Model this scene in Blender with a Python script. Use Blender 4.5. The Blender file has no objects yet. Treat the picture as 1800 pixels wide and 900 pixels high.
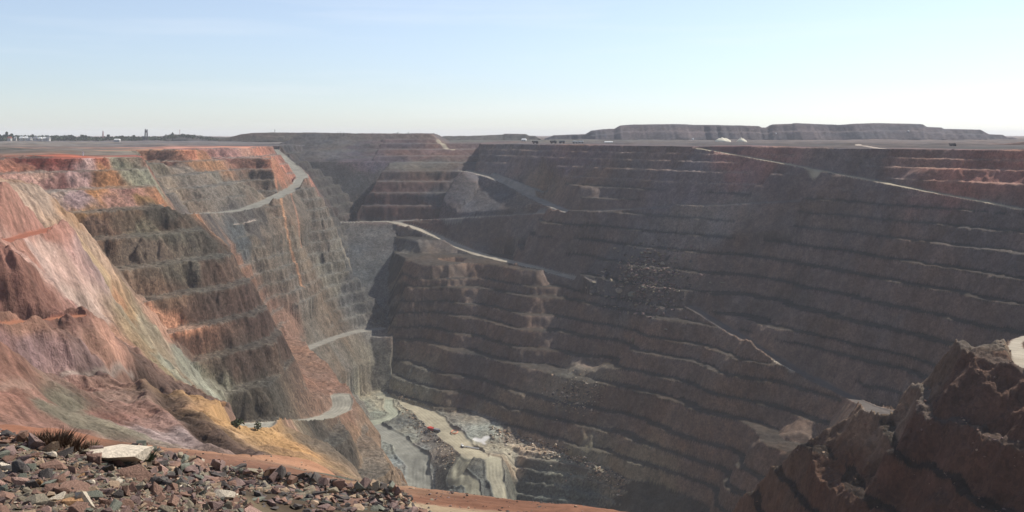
import bpy, bmesh, math, random
import numpy as np
from mathutils import Vector, Matrix

# ------------------------------------------------------------------ scene, camera, light
scene = bpy.context.scene
C = scene.collection
F, CX, HY = 1700.0, 900.0, 237.0          # focal length and horizon of the photograph, in its own pixels
SUN_AZ, SUN_EL = math.radians(53.0), math.radians(44.0)   # azimuth measured from the view direction towards the right

cam_d = bpy.data.cameras.new('camera')
cam = bpy.data.objects.new('camera', cam_d); C.objects.link(cam)
cam.location = (0, 0, 0); cam.rotation_euler = (math.pi / 2, 0, 0)
cam_d.sensor_width = 36.0; cam_d.lens = 36.0 * F / 1800.0
cam_d.shift_y = (HY - 450.0) / 1800.0
cam_d.clip_start = 0.5; cam_d.clip_end = 60000.0
scene.camera = cam

world = bpy.data.worlds.new('World'); scene.world = world
world.use_nodes = True
wn = world.node_tree; wn.nodes.clear()
sky = wn.nodes.new('ShaderNodeTexSky'); sky.sky_type = 'NISHITA'; sky.sun_disc = False
sky.sun_elevation = SUN_EL; sky.sun_rotation = SUN_AZ
sky.altitude = 400; sky.air_density = 1.0; sky.dust_density = 0.4; sky.ozone_density = 4.0
bg = wn.nodes.new('ShaderNodeBackground'); bg.inputs['Strength'].default_value = 0.089
wo = wn.nodes.new('ShaderNodeOutputWorld')
hs = wn.nodes.new('ShaderNodeHueSaturation'); hs.inputs['Saturation'].default_value = 0.66
tint = wn.nodes.new('ShaderNodeMix'); tint.data_type = 'RGBA'; tint.blend_type = 'MULTIPLY'; tint.inputs[0].default_value = 1.0; tint.inputs[7].default_value = (0.97, 0.995, 1.06, 1)
wn.links.new(sky.outputs[0], hs.inputs['Color']); wn.links.new(hs.outputs[0], tint.inputs[6]); tcw = wn.nodes.new('ShaderNodeTexCoord'); mpw = wn.nodes.new('ShaderNodeMapping'); mpw.inputs['Scale'].default_value = (1.6, 1.6, 22.0)
nzw = wn.nodes.new('ShaderNodeTexNoise'); nzw.inputs['Scale'].default_value = 2.2; nzw.inputs['Detail'].default_value = 6
rpw = wn.nodes.new('ShaderNodeValToRGB'); rpw.color_ramp.elements[0].position = 0.52; rpw.color_ramp.elements[0].color = (0, 0, 0, 1); rpw.color_ramp.elements[1].position = 0.8; rpw.color_ramp.elements[1].color = (0.22, 0.22, 0.22, 1)
cld = wn.nodes.new('ShaderNodeMix'); cld.data_type = 'RGBA'; cld.inputs[7].default_value = (7.5, 7.7, 8.0, 1)
wn.links.new(tcw.outputs['Generated'], mpw.inputs[0]); wn.links.new(mpw.outputs[0], nzw.inputs['Vector']); wn.links.new(nzw.outputs['Fac'], rpw.inputs[0]); wn.links.new(rpw.outputs[0], cld.inputs[0])
wn.links.new(tint.outputs[2], cld.inputs[6]); wn.links.new(cld.outputs[2], bg.inputs[0]); wn.links.new(bg.outputs[0], wo.inputs[0])

sun_d = bpy.data.lights.new('sun', 'SUN'); sun_d.energy = 4.0; sun_d.angle = math.radians(0.53)
sun_d.color = (1.0, 0.95, 0.87)
sun = bpy.data.objects.new('sun', sun_d); C.objects.link(sun)
sdir = Vector((math.sin(SUN_AZ) * math.cos(SUN_EL), math.cos(SUN_AZ) * math.cos(SUN_EL), math.sin(SUN_EL)))
sun.rotation_euler = sdir.to_track_quat('Z', 'Y').to_euler()

scene.view_settings.view_transform = 'Standard'; scene.view_settings.look = 'None'
scene.view_settings.exposure = 0.60; scene.view_settings.gamma = 1.0
scene.cycles.use_denoising = True; scene.cycles.denoiser = 'OPENIMAGEDENOISE'
scene.cycles.denoising_input_passes = 'RGB_ALBEDO_NORMAL'; scene.cycles.denoising_prefilter = 'ACCURATE'
scene.cycles.max_bounces = 6; scene.cycles.diffuse_bounces = 3; scene.cycles.volume_bounces = 1
scene.cycles.sample_clamp_indirect = 4.0

HAZE_DENSITY = 0.000055

# ------------------------------------------------------------------ helpers
rng = np.random.default_rng(11)
random.seed(5)

def ray(px, py):
    return (px - CX) / F, -(py - HY) / F

def P(px, py, z=None, Y=None):
    u, v = ray(px, py)
    if Y is None: Y = z / v
    return (u * Y, Y, v * Y)

def lin(c):
    c = np.asarray(c, float) / 255.0
    return np.where(c <= 0.04045, c / 12.92, ((c + 0.055) / 1.055) ** 2.4)

def _hash(ix, iy, seed):
    h = ix.astype(np.uint32) * np.uint32(374761393) + iy.astype(np.uint32) * np.uint32(668265263) + np.uint32((seed * 2246822519) & 0xFFFFFFFF)
    h = (h ^ (h >> np.uint32(13))) * np.uint32(1274126177)
    h = h ^ (h >> np.uint32(16))
    return (h & np.uint32(0xFFFF)).astype(np.float32) / np.float32(32767.5) - np.float32(1.0)

def vnoise(x, y, scale, seed):
    x = x / scale; y = y / scale
    ix = np.floor(x); iy = np.floor(y)
    fx = (x - ix).astype(np.float32); fy = (y - iy).astype(np.float32)
    ix = ix.astype(np.int64) + 1000000; iy = iy.astype(np.int64) + 1000000
    fx = fx * fx * fx * (fx * (fx * 6 - 15) + 10); fy = fy * fy * fy * (fy * (fy * 6 - 15) + 10)
    a = _hash(ix, iy, seed); b = _hash(ix + 1, iy, seed); c = _hash(ix, iy + 1, seed); d = _hash(ix + 1, iy + 1, seed)
    return (a + (b - a) * fx) * (1 - fy) + (c + (d - c) * fx) * fy

def fbm(x, y, scale, seed, octaves=4, gain=0.5):
    out = 0; amp = 1.0
    for k in range(octaves):
        out = out + amp * vnoise(x + 17.3 * k, y - 9.1 * k, scale / 2 ** k, seed + 31 * k); amp *= gain
    return out

class RBF:
    """smooth surface z(x, y) through surveyed points (multiquadric with a linear trend)"""
    def __init__(self, pts, c):
        p = np.array(pts, float); self.o = p[:, :2].mean(0); self.c = c
        q = p[:, :2] - self.o; n = len(p)
        A = np.sqrt(((q[:, None] - q[None]) ** 2).sum(2) + c * c)
        Pm = np.c_[np.ones(n), q / 100.0]
        M = np.zeros((n + 3, n + 3)); M[:n, :n] = -A - np.eye(n) * 0.02 * c; M[:n, n:] = Pm; M[n:, :n] = Pm.T
        s = np.linalg.lstsq(M, np.r_[p[:, 2], 0, 0, 0], rcond=None)[0]
        self.q = q.astype(np.float32); self.w = s[:n].astype(np.float32); self.t = s[n:]
    def __call__(self, x, y):
        X = (x - self.o[0]).astype(np.float32); Y = (y - self.o[1]).astype(np.float32)
        out = (self.t[0] + self.t[1] * X / 100.0 + self.t[2] * Y / 100.0).astype(np.float32)
        for (a, b), w in zip(self.q, self.w):
            out -= w * np.sqrt((X - a) ** 2 + (Y - b) ** 2 + np.float32(self.c ** 2))
        return out

class Trend:
    """a plane plus the smoothed distance of the surveyed points from it; never overshoots"""
    def __init__(self, pts, s, plane=None, power=2.0):
        p = np.array(pts, float)
        if plane is None:
            plane = np.linalg.lstsq(np.c_[p[:, :2], np.ones(len(p))], p[:, 2], rcond=None)[0]
        self.p, self.s, self.pl, self.pw = p, s, plane, power
        self.r = p[:, 2] - (p[:, 0] * plane[0] + p[:, 1] * plane[1] + plane[2])
    def __call__(self, x, y):
        x = x.astype(np.float32); y = y.astype(np.float32)
        num = np.zeros(x.shape, np.float32); den = np.zeros(x.shape, np.float32)
        for (a, b, _), r in zip(self.p, self.r):
            w = ((x - np.float32(a)) ** 2 + (y - np.float32(b)) ** 2 + np.float32(self.s ** 2)) ** np.float32(-self.pw)
            num += w * np.float32(r); den += w
        return (self.pl[0] * x + self.pl[1] * y + self.pl[2] + num / den).astype(np.float32)

def terrace(z, levels, b, drop=0.05):
    L = np.sort(np.array(levels, float))            # ascending
    L = np.r_[L[0] - 4000, L, L[-1] + 4000]
    i = np.clip(np.searchsorted(L, z, side='left'), 1, len(L) - 1)
    hi = L[i]; lo = L[i - 1]; h = hi - lo
    t = (hi - z) / h
    berm = hi - t / b * drop * h
    face = hi - drop * h - (t - b) / (1 - b) * (1 - drop) * h
    out = np.where(t < b, berm, face)
    big = h > 1000
    return np.where(big, z, out).astype(np.float32), np.where(big, 0.5, t / b).astype(np.float32)

# ------------------------------------------------------------------ surveyed surfaces
# main far wall: its overall plane, nearer towards the left
def Rz(px, py):
    u, v = ray(px, py)
    Y = 1005.0 / (0.82 * u + 0.57 - v)
    return v * Y * (1 - 0.10 * min(max((1200 - px) / 510.0, 0), 1))

r_lines = [
    ([(900, 273), (1080, 279), (1200, 283), (1350, 286), (1640, 294), (1800, 299)], -36),
    ([(900, 287), (1000, 291), (1200, 300), (1350, 306), (1590, 316), (1800, 325)], -48.5),
    ([(1100, 314), (1200, 318), (1350, 325), (1500, 334)], -63.5),
    ([(1350, 421), (1460, 437), (1575, 453), (1700, 470), (1800, 487)], None),
    ([(1350, 450), (1460, 471), (1575, 492), (1800, 532)], None),
    ([(1350, 485), (1460, 510), (1575, 535), (1800, 585)], None),
    ([(1350, 519), (1460, 548), (1575, 577), (1740, 620)], None),
    ([(1350, 555), (1500, 605), (1660, 645)], None),
    ([(900, 515), (1000, 525), (1060, 535), (1120, 550)], None),
    ([(900, 540), (1000, 555), (1080, 570), (1150, 590), (1250, 610), (1310, 630)], None),
    ([(900, 575), (1000, 580), (1080, 592), (1130, 615), (1240, 640)], None),
    ([(900, 603), (1000, 617), (1060, 640), (1130, 650)], None),
    ([(690, 580), (770, 600), (900, 632), (1000, 660)], None),
    ([(1090, 685), (1140, 735), (1240, 775), (1350, 835)], None),
]
r_pts, r_levels = [], []
for pts, z in r_lines:
    if z is None: z = float(np.mean([Rz(*p) for p in pts]))
    r_levels.append(z)
    r_pts += [P(a, b, z=z) for a, b in pts]
for a, b in [(1000, 372), (1190, 365), (1440, 352), (690, 697), (750, 700), (880, 728), (940, 745), (1000, 790), (1100, 845), (1190, 890),
             (1232, 262), (1440, 300), (1650, 341), (1800, 369), (1200, 420), (1215, 540), (1300, 590), (1400, 650), (1545, 722), (1090, 440), (950, 420)]:
    r_pts.append(P(a, b, z=Rz(a, b)))
r_pts += [P(690, 391, z=-146), P(760, 440, z=-176), P(820, 445, z=-178), P(700, 450, z=-180), P(700, 464, z=-181), P(1010, 490, z=-194)]
for x, y in [(100, 1690), (300, 1400), (500, 1130), (650, 650), (450, 600), (600, 850), (750, 700), (300, 800), (700, 1000), (900, 700)]:
    r_pts.append((x, y, 0.82 * x + 0.57 * y - 1005))
r_pts += [(0, 1722, -14), (331, 1272, -14), (467, 1095, -14), (522, 1008, -14), (40, 1900, 90), (-60, 1760, -30)]
R_levels = sorted([-16, -26, -75, -90, -106, -312, -327, -341] + r_levels)
# merge levels that come too close
_m = [R_levels[0]]
for z in R_levels[1:]:
    if z - _m[-1] > 9.5: _m.append(z)
    else: _m[-1] = (_m[-1] + z) / 2
R_levels = _m
R_s = Trend(r_pts, 40, (0.82, 0.57, -1005.0), 2.5)

def B_s(X, Y):
    return np.interp(Y + 0.05 * (X + 200), [1300, 1550, 1619, 1645, 1666, 1700, 1727, 1806, 1904, 1960, 2120], [-400, -215, -139, -119, -99, -81, -64, -51, -28, -9, 60]).astype(np.float32)
B_levels = [-9, -17, -28, -40, -51, -64, -81, -99, -119, -140]

FL_s = Trend([P(180, 265, z=-20), P(300, 262, z=-20), P(470, 256, z=-20), (-700, 900, 150), (-720, 1400, 170), (-680, 1900, 170), (-800, 700, 150),
            P(480, 262, z=-25), P(545, 315, z=-64), P(500, 341, z=-76), P(430, 371, z=-92), P(320, 378, z=-90), P(570, 345, z=-88), P(592, 390, z=-122), P(613, 470, z=-184),
            P(628, 560, z=-249), P(652, 640, z=-298), P(665, 690, z=-331), P(430, 402, z=-110), P(450, 475, z=-155), P(500, 462, z=-155), P(540, 445, z=-155), P(490, 530, z=-195), P(545, 510, z=-195),
            P(610, 495, z=-199), P(505, 550, z=-208), P(560, 530, z=-208), P(505, 575, z=-222), P(600, 535, z=-224), P(535, 615, z=-250), P(630, 580, z=-262), P(630, 710, z=-338), P(600, 660, z=-292),
            P(400, 310, z=-56), P(300, 340, z=-62), P(220, 300, z=-40), P(250, 310, z=-46), P(350, 400, z=-104),
            (-330, 1570, -92), (-290, 1510, -142), (-250, 1480, -205), (-215, 1440, -262), (-430, 1900, -22), (-350, 1700, -70),
            (-340, 800, -110), (-270, 850, -200), (-225, 950, -300), (-200, 1060, -345)], 34, None, 2.3)
FL_levels = [-20 - 14.2 * k for k in range(23)]

BUf_s = Trend([P(0, 277, z=-20), P(80, 277, z=-20), P(160, 277, z=-20), P(0, 300, z=-31), P(170, 299, z=-31), P(40, 335, z=-45), P(130, 331, z=-45), P(255, 327, z=-45),
             P(100, 378, z=-60), P(200, 370, z=-60), P(305, 362, z=-60), P(250, 415, z=-79), P(345, 405, z=-79), P(262, 468, z=-100), P(420, 455, z=-100), P(262, 522, z=-121), P(455, 508, z=-121),
             P(325, 575, z=-143), P(485, 557, z=-143), P(360, 622, z=-163), P(500, 605, z=-163), P(390, 685, z=-186), P(525, 660, z=-186), P(430, 735, z=-207), P(560, 712, z=-208),
             (-343, 719, -79), (-328, 701, -100), (-325, 692, -121), (-293, 687, -143),
             P(470, 742, z=-226), P(580, 738, z=-227), P(530, 785, z=-250), P(600, 830, z=-282), P(660, 845, z=-300), P(622, 705, z=-232), P(560, 830, z=-270),
             (-480, 980, 60), (-330, 980, 60), (-600, 850, 10), (-200, 640, -260), (-300, 640, -160), (-150, 650, -300)], 45)
BU_levels = [-20, -31, -45, -60, -79, -100, -121, -143, -163, -186, -208, -229, -252, -280, -305]
BU_d = np.array([-400, 32, 54, 102, 136, 164, 182, 206, 222, 238, 264, 500]); BU_z = np.array([300, -20, -59, -102, -162, -219, -229, -233, -266, -302, -352, -900])

NLp = [(0, 330, 500), (25, 333, 505), (75, 380, 530), (110, 397, 545), (0, 425, 440), (60, 405, 500), (150, 410, 690), (190, 470, 690), (230, 520, 690), (280, 580, 685), (330, 645, 680), (390, 715, 665),
       (100, 450, 560), (50, 480, 470), (150, 500, 590), (0, 470, 375), (60, 500, 379), (0, 567, 364), (60, 562, 372), (100, 545, 385), (130, 557, 386), (0, 605, 328), (60, 590, 344), (130, 566, 374), (185, 598, 386), (200, 560, 520), (250, 600, 600), (60, 655, 337), (240, 652, 396), (190, 648, 379), (170, 580, 430),
       (120, 690, 312), (0, 620, 272), (50, 660, 276), (90, 710, 268), (20, 700, 232), (100, 755, 226), (0, 745, 205), (250, 680, 345), (330, 740, 302), (420, 800, 268), (300, 780, 248), (370, 792, 252), (200, 770, 232),
       (340, 690, 420), (400, 718, 392), (480, 748, 362), (590, 800, 338), (660, 852, 318), (450, 780, 298), (540, 803, 298), (600, 842, 278), (520, 832, 246), (650, 866, 266), (290, 640, 560), (330, 690, 500)]
NL_s = RBF([P(a, b, Y=Y) for a, b, Y in NLp] + [(0, 220, -112), (50, 150, -120),
            (-330, 560, -28), (-305, 600, -38), (-300, 650, -50), (-420, 620, -25), (-370, 700, -40), (-300, 470, -18), (-300, 350, 10), (-400, 500, 5), (-260, 200, 10), (-160, 200, -45)], 9)

FG_s = RBF([(0, 0, -1.7), (-3, 0, -1.7), (3, 1, -2.2), (-8, 0, -1.7), P(0, 900, Y=9), P(0, 752, Y=14), P(150, 790, Y=13.5), P(265, 818, Y=13), P(420, 874, Y=12), P(440, 900, Y=11), P(200, 900, Y=9),
            P(0, 820, Y=11.5), P(200, 850, Y=11), P(700, 1000, Y=8), P(-150, 760, Y=14), P(-150, 900, Y=9), P(330, 880, Y=10.5),
            P(0, 800, Y=26), P(200, 850, Y=26), P(420, 920, Y=24), P(700, 960, Y=24), P(1000, 980, Y=24), P(1300, 1000, Y=24),
            P(260, 828, Y=46), P(480, 866, Y=45), P(700, 898, Y=44), P(900, 930, Y=44), P(0, 790, Y=46),
            P(0, 757, Y=112), P(100, 768, Y=113), P(300, 790, Y=111), P(420, 808, Y=108), P(560, 816, Y=105), P(640, 850, Y=91), P(750, 863, Y=81), P(880, 877, Y=72), P(1000, 889, Y=64), P(1100, 900, Y=58), P(1400, 930, Y=50),
            P(450, 835, Y=74), P(600, 864, Y=60), P(700, 883, Y=53), P(850, 893, Y=58), P(200, 800, Y=80), P(-150, 755, Y=112), P(-400, 755, Y=112),
            P(100, 778, Y=128), P(420, 822, Y=124), P(640, 872, Y=106), P(750, 890, Y=96), P(1000, 925, Y=80), P(1400, 960, Y=66)], 2.0)

SP_s = Trend([P(1785, 605, z=-82), P(1640, 648, z=-88), P(1720, 625, z=-84), P(1590, 700, z=-104), P(1640, 715, z=-104), P(1700, 742, z=-104), P(1800, 790, z=-104), P(1530, 738, z=-120), P(1560, 762, z=-120),
            P(1640, 817, z=-120), P(1800, 900, z=-120), P(1370, 824, z=-136), P(1440, 819, z=-136), P(1530, 832, z=-136), P(1580, 882, z=-136), P(1285, 890, z=-152), P(1340, 852, z=-152), P(1450, 882, z=-152),
            (100, 335, -180), (125, 290, -180), (140, 240, -185), (225, 380, -70), (215, 300, -70), (230, 420, -80)], 12)
SP_levels = [-50, -66, -83, -104, -120, -136, -152, -170, -190]

FLo = [(670, 700, -331), (720, 698, -330), (800, 760, -333), (830, 790, -336), (800, 830, -343), (880, 878, -350), (650, 742, -334), (700, 770, -342), (770, 860, -358), (720, 870, -358), (870, 785, -337), (620, 720, -333),
       (1000, 805, -338), (1090, 835, -342), (960, 760, -334), (790, 800, -336), (740, 790, -340), (900, 740, -326)]
F_left = RBF([P(a, b, z=z) for a, b, z in FLo] + [(-300, 1000, -330), (300, 700, -350), (-60, 700, -362)], 20)
F_left = RBF([P(a, b, z=z) for a, b, z in FLo] + [(-300, 1000, -330), (300, 700, -350), (-60, 700, -362)], 20)
FRo = [(870, 786, -337), (1000, 808, -339), (1080, 838, -343), (960, 760, -335), (900, 740, -327), (880, 800, -346), (880, 815, -356), (885, 835, -366), (890, 870, -384), (1000, 826, -346), (1000, 846, -356), (1000, 862, -368), (1000, 885, -386), (1070, 870, -362), (1080, 895, -388)]
FE = [P(868, 786, z=-337), P(935, 796, z=-338), P(1000, 806, z=-339), P(1085, 838, z=-343), P(1120, 850, z=-345)]
def F_right(X, Y):
    return F_left(X, Y) - 0.8 * np.maximum(0, np.interp(X, [p[0] for p in FE], [p[1] for p in FE]) - Y)
FR_levels = [-341, -350, -359, -368, -378, -389, -404]

# mesas, stockpiled slopes and the scree in the notch
SC_y = np.array([0, 1228, 1290, 1360, 1590, 1690, 1808, 1900, 6000]); SC_z = np.array([-900, -345, -270, -267, -145, -146, -50, -49, -40])
S3 = [P(812, 300, z=-62), P(845, 305, z=-68), P(880, 316, z=-77), P(915, 334, z=-90), P(945, 354, z=-103), P(985, 371, z=-112)]

S3B = [P(758, 386.5, z=-138), P(870, 380, z=-128), P(1000, 373, z=-114)]

def poly_dist(x, y, pts):
    """distance to a 3D polyline in plan and the height of its nearest point"""
    best = np.full(x.shape, 1e9, np.float32); zz = np.zeros(x.shape, np.float32)
    for (ax, ay, az), (bx, by, bz) in zip(pts[:-1], pts[1:]):
        dx, dy = bx - ax, by - ay; L2 = dx * dx + dy * dy + 1e-9
        t = np.clip(((x - ax) * dx + (y - ay) * dy) / L2, 0, 1)
        d = np.hypot(x - ax - t * dx, y - ay - t * dy)
        m = d < best
        best = np.where(m, d, best); zz = np.where(m, az + t * (bz - az), zz)
    return best, zz

LAB = dict(ground=0, R=1, B=2, FL=3, BU=4, NL=5, FG=6, SP=7, floor=8, scree=9, road=10)

def heights(x, y, fine=True):
    """height, label and terrace coordinate of the land at (x, y)"""
    x = x.astype(np.float32); y = y.astype(np.float32)
    r = np.hypot(x, y)
    k = np.clip((r - 90) / 250, 0.0, 1.0)
    rough = 0.9 * k; lg = np.where(x < -90, 0.55, 1.0)
    if fine:
        wx = rough * (lg * 5.5 * vnoise(x, y, 70, 1) + (0.3 + 0.7 * lg) * 3.6 * vnoise(x, y, 23, 2) + 2.0 * vnoise(x, y, 9, 3) + 0.7 * vnoise(x, y, 4.0, 4))
        wy = rough * (lg * 5.5 * vnoise(x, y, 70, 5) + (0.3 + 0.7 * lg) * 3.6 * vnoise(x, y, 23, 6) + 2.0 * vnoise(x, y, 9, 7) + 0.7 * vnoise(x, y, 4.0, 8))
        zn = rough * lg * (2.0 * vnoise(x, y, 90, 9) + 1.2 * vnoise(x, y, 30, 10))
    else:
        wx = wy = zn = np.float32(0)
    X = x + wx; Y = y + wy
    plain = (-18 + 2 * np.clip((x + 150) / 200, -1, 1)).astype(np.float32)
    plain = plain + 0.5 * vnoise(x, y, 60, 12) * (k > 0) + 2.6 * np.maximum(0, fbm(x, y, 110, 24, 3) - 0.05) * (k > 0)
    plain = plain + 7 * np.exp(-(((x + 560) / 70) ** 2 + ((y - 1040) / 45) ** 2))
    T = (lambda z, lv, b: terrace(z, lv, b)) if fine else (lambda z, lv, b: (z, np.zeros_like(z)))

    H = np.full(x.shape, -1000, np.float32); lab = np.zeros(x.shape, np.int8); tt = np.full(x.shape, 0.5, np.float32)
    def put(z, name, t=None):
        nonlocal H, lab, tt
        m = z > H
        H = np.where(m, z, H); lab = np.where(m, LAB[name], lab).astype(np.int8)
        tt = np.where(m, 0.5 if t is None else t, tt)
    # pit floor
    fl = np.clip(F_left(X, Y), -385, -326); zr0 = np.minimum(F_right(X, Y), -326); z, t = T(zr0, FR_levels, 0.5); z = np.where(zr0 > F_left(X, Y) - 1.0, zr0, np.minimum(z, zr0 + 5))
    w = np.clip((x + 0.6 * wx + 9) / 16, 0, 1); w = w * w * (3 - 2 * w)
    put(fl * (1 - w) + z * w, 'floor', 1.5 * w * t + 0.5 * (1 - w))
    # main wall, cut by its flank over the scree
    edge = -175 - 0.094 * (Y - 1360)
    flank = np.interp(Y, SC_y, SC_z).astype(np.float32) + (X - edge) * 2.4
    zr = R_s(X, Y) + zn
    zr = np.where(X < 60, np.minimum(zr, -182.6 + 0.25 * np.maximum(0, Y - 1475) + 2.0 * np.maximum(0, Y - 1555) + 1.2 * np.maximum(0, X)), zr)
    zr = np.where((Y > 1535) & (X < -60), np.minimum(zr, -147 + 2.5 * np.maximum(0, X + 100)), zr)
    z, t = T(zr, R_levels, 0.55)
    put(np.minimum(np.minimum(z, flank), plain), 'R', t)
    # stepped wall at the head of the pit, with the mound above it
    top = np.minimum(2.0 + 1.2 * vnoise(x, y, 40, 13), np.minimum(-18 + (-135 - x) * 0.62, -18 + (x + 470) * 0.5))
    top = np.minimum(top, 2 - (y - 2150) * 0.6)
    zb = B_s(X, Y) + zn * 0.7
    z, t = T(zb, B_levels, 0.5)
    z = np.where(zb < -51, np.minimum(z, -146 + (X + 268) * 2.2), z)
    zz = np.where(x < -262, zb, z)
    up = (zb > -50) & (x < -262)
    zb2 = np.where(zb > -50, np.minimum(np.where(x < -262, zb, z), np.maximum(top, plain)), np.where(x < -262, -900, z))
    put(np.where((x < 60) & (x > -520) & (y < 2300), zb2, -900), 'B', t)
    # dumped scree
    sc = np.interp(y, SC_y, SC_z).astype(np.float32)
    put(np.where(x + 0.4 * wx < np.interp(y, [1200, 1360, 1600, 1690], [-150, -168, -190, -60]), np.minimum(sc, plain), -900), 'scree')
    # the dump between the upper haul road and the mid ramp
    d1, zc = poly_dist(x, y, S3); d2, zb2 = poly_dist(x, y, S3B)
    ins = (y < np.interp(x, [p[0] for p in S3], [p[1] for p in S3])) & (y > np.interp(x, [p[0] for p in S3B], [p[1] for p in S3B])) & (x > np.interp(y, [1575, 1700], [-128, -84]) + 0.6 * wx) & (x < 80)
    zd = (zc * d2 + zb2 * d1) / (d1 + d2 + 1e-3)
    H = np.where(ins, zd, H); lab = np.where(ins, LAB['scree'], lab).astype(np.int8); tt = np.where(ins, 1.5, tt)
    # rock fall fan on the main wall
    d, zc = poly_dist(X, Y, FAN)
    put(np.where(d < 90, zc - 0.5 * d * (1 + 0.3 * vnoise(x, y, 15, 15)) , -900), 'scree')
    # sunlit heap that stands out of the foot of the wall
    # far left wall
    rb = k * (2.4 * np.abs(vnoise(x, y, 13, 22)) + 1.8 * np.abs(vnoise(x, y, 6, 23)) - 1.5) if fine else np.float32(0)
    zf = FL_s(X + 20 * np.clip((X + 310) / 90, 0, 1) - 0.9 * rb, Y) + zn
    z, t = T(zf, FL_levels, 0.58)
    put(np.minimum(z, plain), 'FL', t)
    # stepped buttress, its blasted faces ribbed
    rb = k * (2.4 * np.abs(vnoise(x, y, 13, 22)) + 1.6 * np.abs(vnoise(x, y, 6, 23)) - 1.5) if fine else np.float32(0)
    dd = 0.92 * X + 0.39 * Y
    fk = np.interp(dd, BU_d, BU_z).astype(np.float32)
    zu = BUf_s(X - 0.7 * rb, Y + 0.7 * rb) + zn * 0.8
    z, t = T(zu, BU_levels, 0.60)
    z = np.minimum(z, fk)
    put(np.minimum(z, plain), 'BU', np.where(fk <= z + 0.01, 3.0, t))
    # near oxidised slopes
    s = np.clip((r - 150) / 300, 0.15, 1)
    zl = NL_s(x + wx * 0.7 * s, y + wy * 0.7 * s) - 2.2 * np.maximum(0, y - 712)
    zl = zl - 3.0 * np.maximum(0, x + 0.4 * wx - 3 - np.interp(y, [230, 318, 338, 362, 392, 520, 665, 720], [60, -45, -62, -88, -115, -160, -199, -215]))
    if fine:
        al = 0.75 * x - 0.66 * y; ac = 0.66 * x + 0.75 * y
        zl = zl + s * (1.1 * fbm(x, y, 24, 16, 4) + 0.8 * vnoise(al / 12, ac, 3.2, 17) + 0.5 * vnoise(al / 10, ac, 1.3, 20))
    if fine:
        zt, _ = terrace(zl + 1.5 * vnoise(x, y, 40, 21), np.arange(-140, -20, 11.0), 0.4)
        zl = zl + 0.38 * (zt - zl) * np.clip((y - 230) / 60, 0, 1)
    put(np.minimum(zl, plain + 6), 'NL')
    # near spur on the right
    zs = SP_s(x + wx * 1.1, y + wy * 1.1) + zn * 0.6
    zs = np.minimum(zs, -80 - 1.1 * np.maximum(0, y + 0.5 * wy - 378 - 0.1 * np.maximum(0, x - 190)) + np.maximum(0, x - 215) * 0.5)
    zs = np.minimum(zs, -152 + (x + 0.5 * wx - 121) * 2.2)
    z, t = T(zs, SP_levels, 0.33)
    put(np.where((y < 620) & (x > 20), z, -900), 'SP', t)
    # embankment under the lookout
    zg = FG_s(x, y) - 0.8 * np.maximum(0, y - 118)
    d, _ = poly_dist(x, y, WINDROW)
    zg = zg + 0.8 * np.exp(-(d / 0.8) ** 2)
    if fine:
        zg = zg + 0.10 * fbm(x, y, 2.0, 18, 4) * np.clip((r - 4) / 10, 0.15, 1)
    put(np.where(y < 190, zg, -900), 'FG')
    # the flat land beyond
    far = (y > 2250) | (H < -900)
    put(np.where(far, plain, -900), 'ground')
    lab = np.where((H > plain - 0.6) & (lab != LAB['B']) & (lab != LAB['NL']) & (lab != LAB['FG']) & (lab != LAB['SP']), 0, lab).astype(np.int8)
    return H, lab, tt

WINDROW = [P(262, 832, Y=46), P(480, 870, Y=45), P(705, 902, Y=44)]
FAN = [P(1140, 440, z=-150), P(1150, 500, z=-192)]

# ------------------------------------------------------------------ the survey grid: finer near the lookout, coarser far away
DU = 0.00098
us = np.arange(-0.56, 0.5601, DU)
ext = np.arange(0.568, 0.80, 0.008)
us = np.r_[-ext[::-1], us, ext]
ys = [3.0]
while ys[-1] < 14000:
    y = ys[-1]
    q = 0.0030 if y < 60 else 0.0024 if y < 190 else 0.0016 if y < 950 else 0.00145 if y < 1450 else 0.0018 if y < 2100 else 0.006 if y < 4000 else 0.03
    ys.append(y + max(y * q, 0.06))
ys = np.array(ys)
NU, NY = len(us), len(ys)
GX = (us[None, :] * ys[:, None]).astype(np.float32); GY = np.repeat(ys[:, None], NU, 1).astype(np.float32)

# coarse smooth land first, to lay the roads on it
cu = us[::6]; cy = ys[::6]
CXg = cu[None, :] * cy[:, None]; CYg = np.repeat(cy[:, None], len(cu), 1)
H0, _, _ = heights(CXg, CYg, fine=False)
def ground_hit(px, py, Hs=None, uu=None, yy=None, ymin=0):
    Hs, uu, yy = (H0, cu, cy) if Hs is None else (Hs, us, ys)
    u, v = ray(px, py)
    j = int(np.clip(np.searchsorted(uu, u), 1, len(uu) - 1)); w = (u - uu[j - 1]) / (uu[j] - uu[j - 1])
    col = Hs[:, j - 1] * (1 - w) + Hs[:, j] * w
    g = col - v * yy
    idx = np.where((g >= 0) & (yy > ymin))[0]
    if len(idx) == 0: return P(px, py, Y=3000.0)
    i = idx[0]
    if i > 0 and g[i - 1] < 0:
        Y = yy[i - 1] + (yy[i] - yy[i - 1]) * (-g[i - 1]) / (g[i] - g[i - 1])
    else: Y = yy[i]
    return (u * Y, Y, v * Y)

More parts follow.
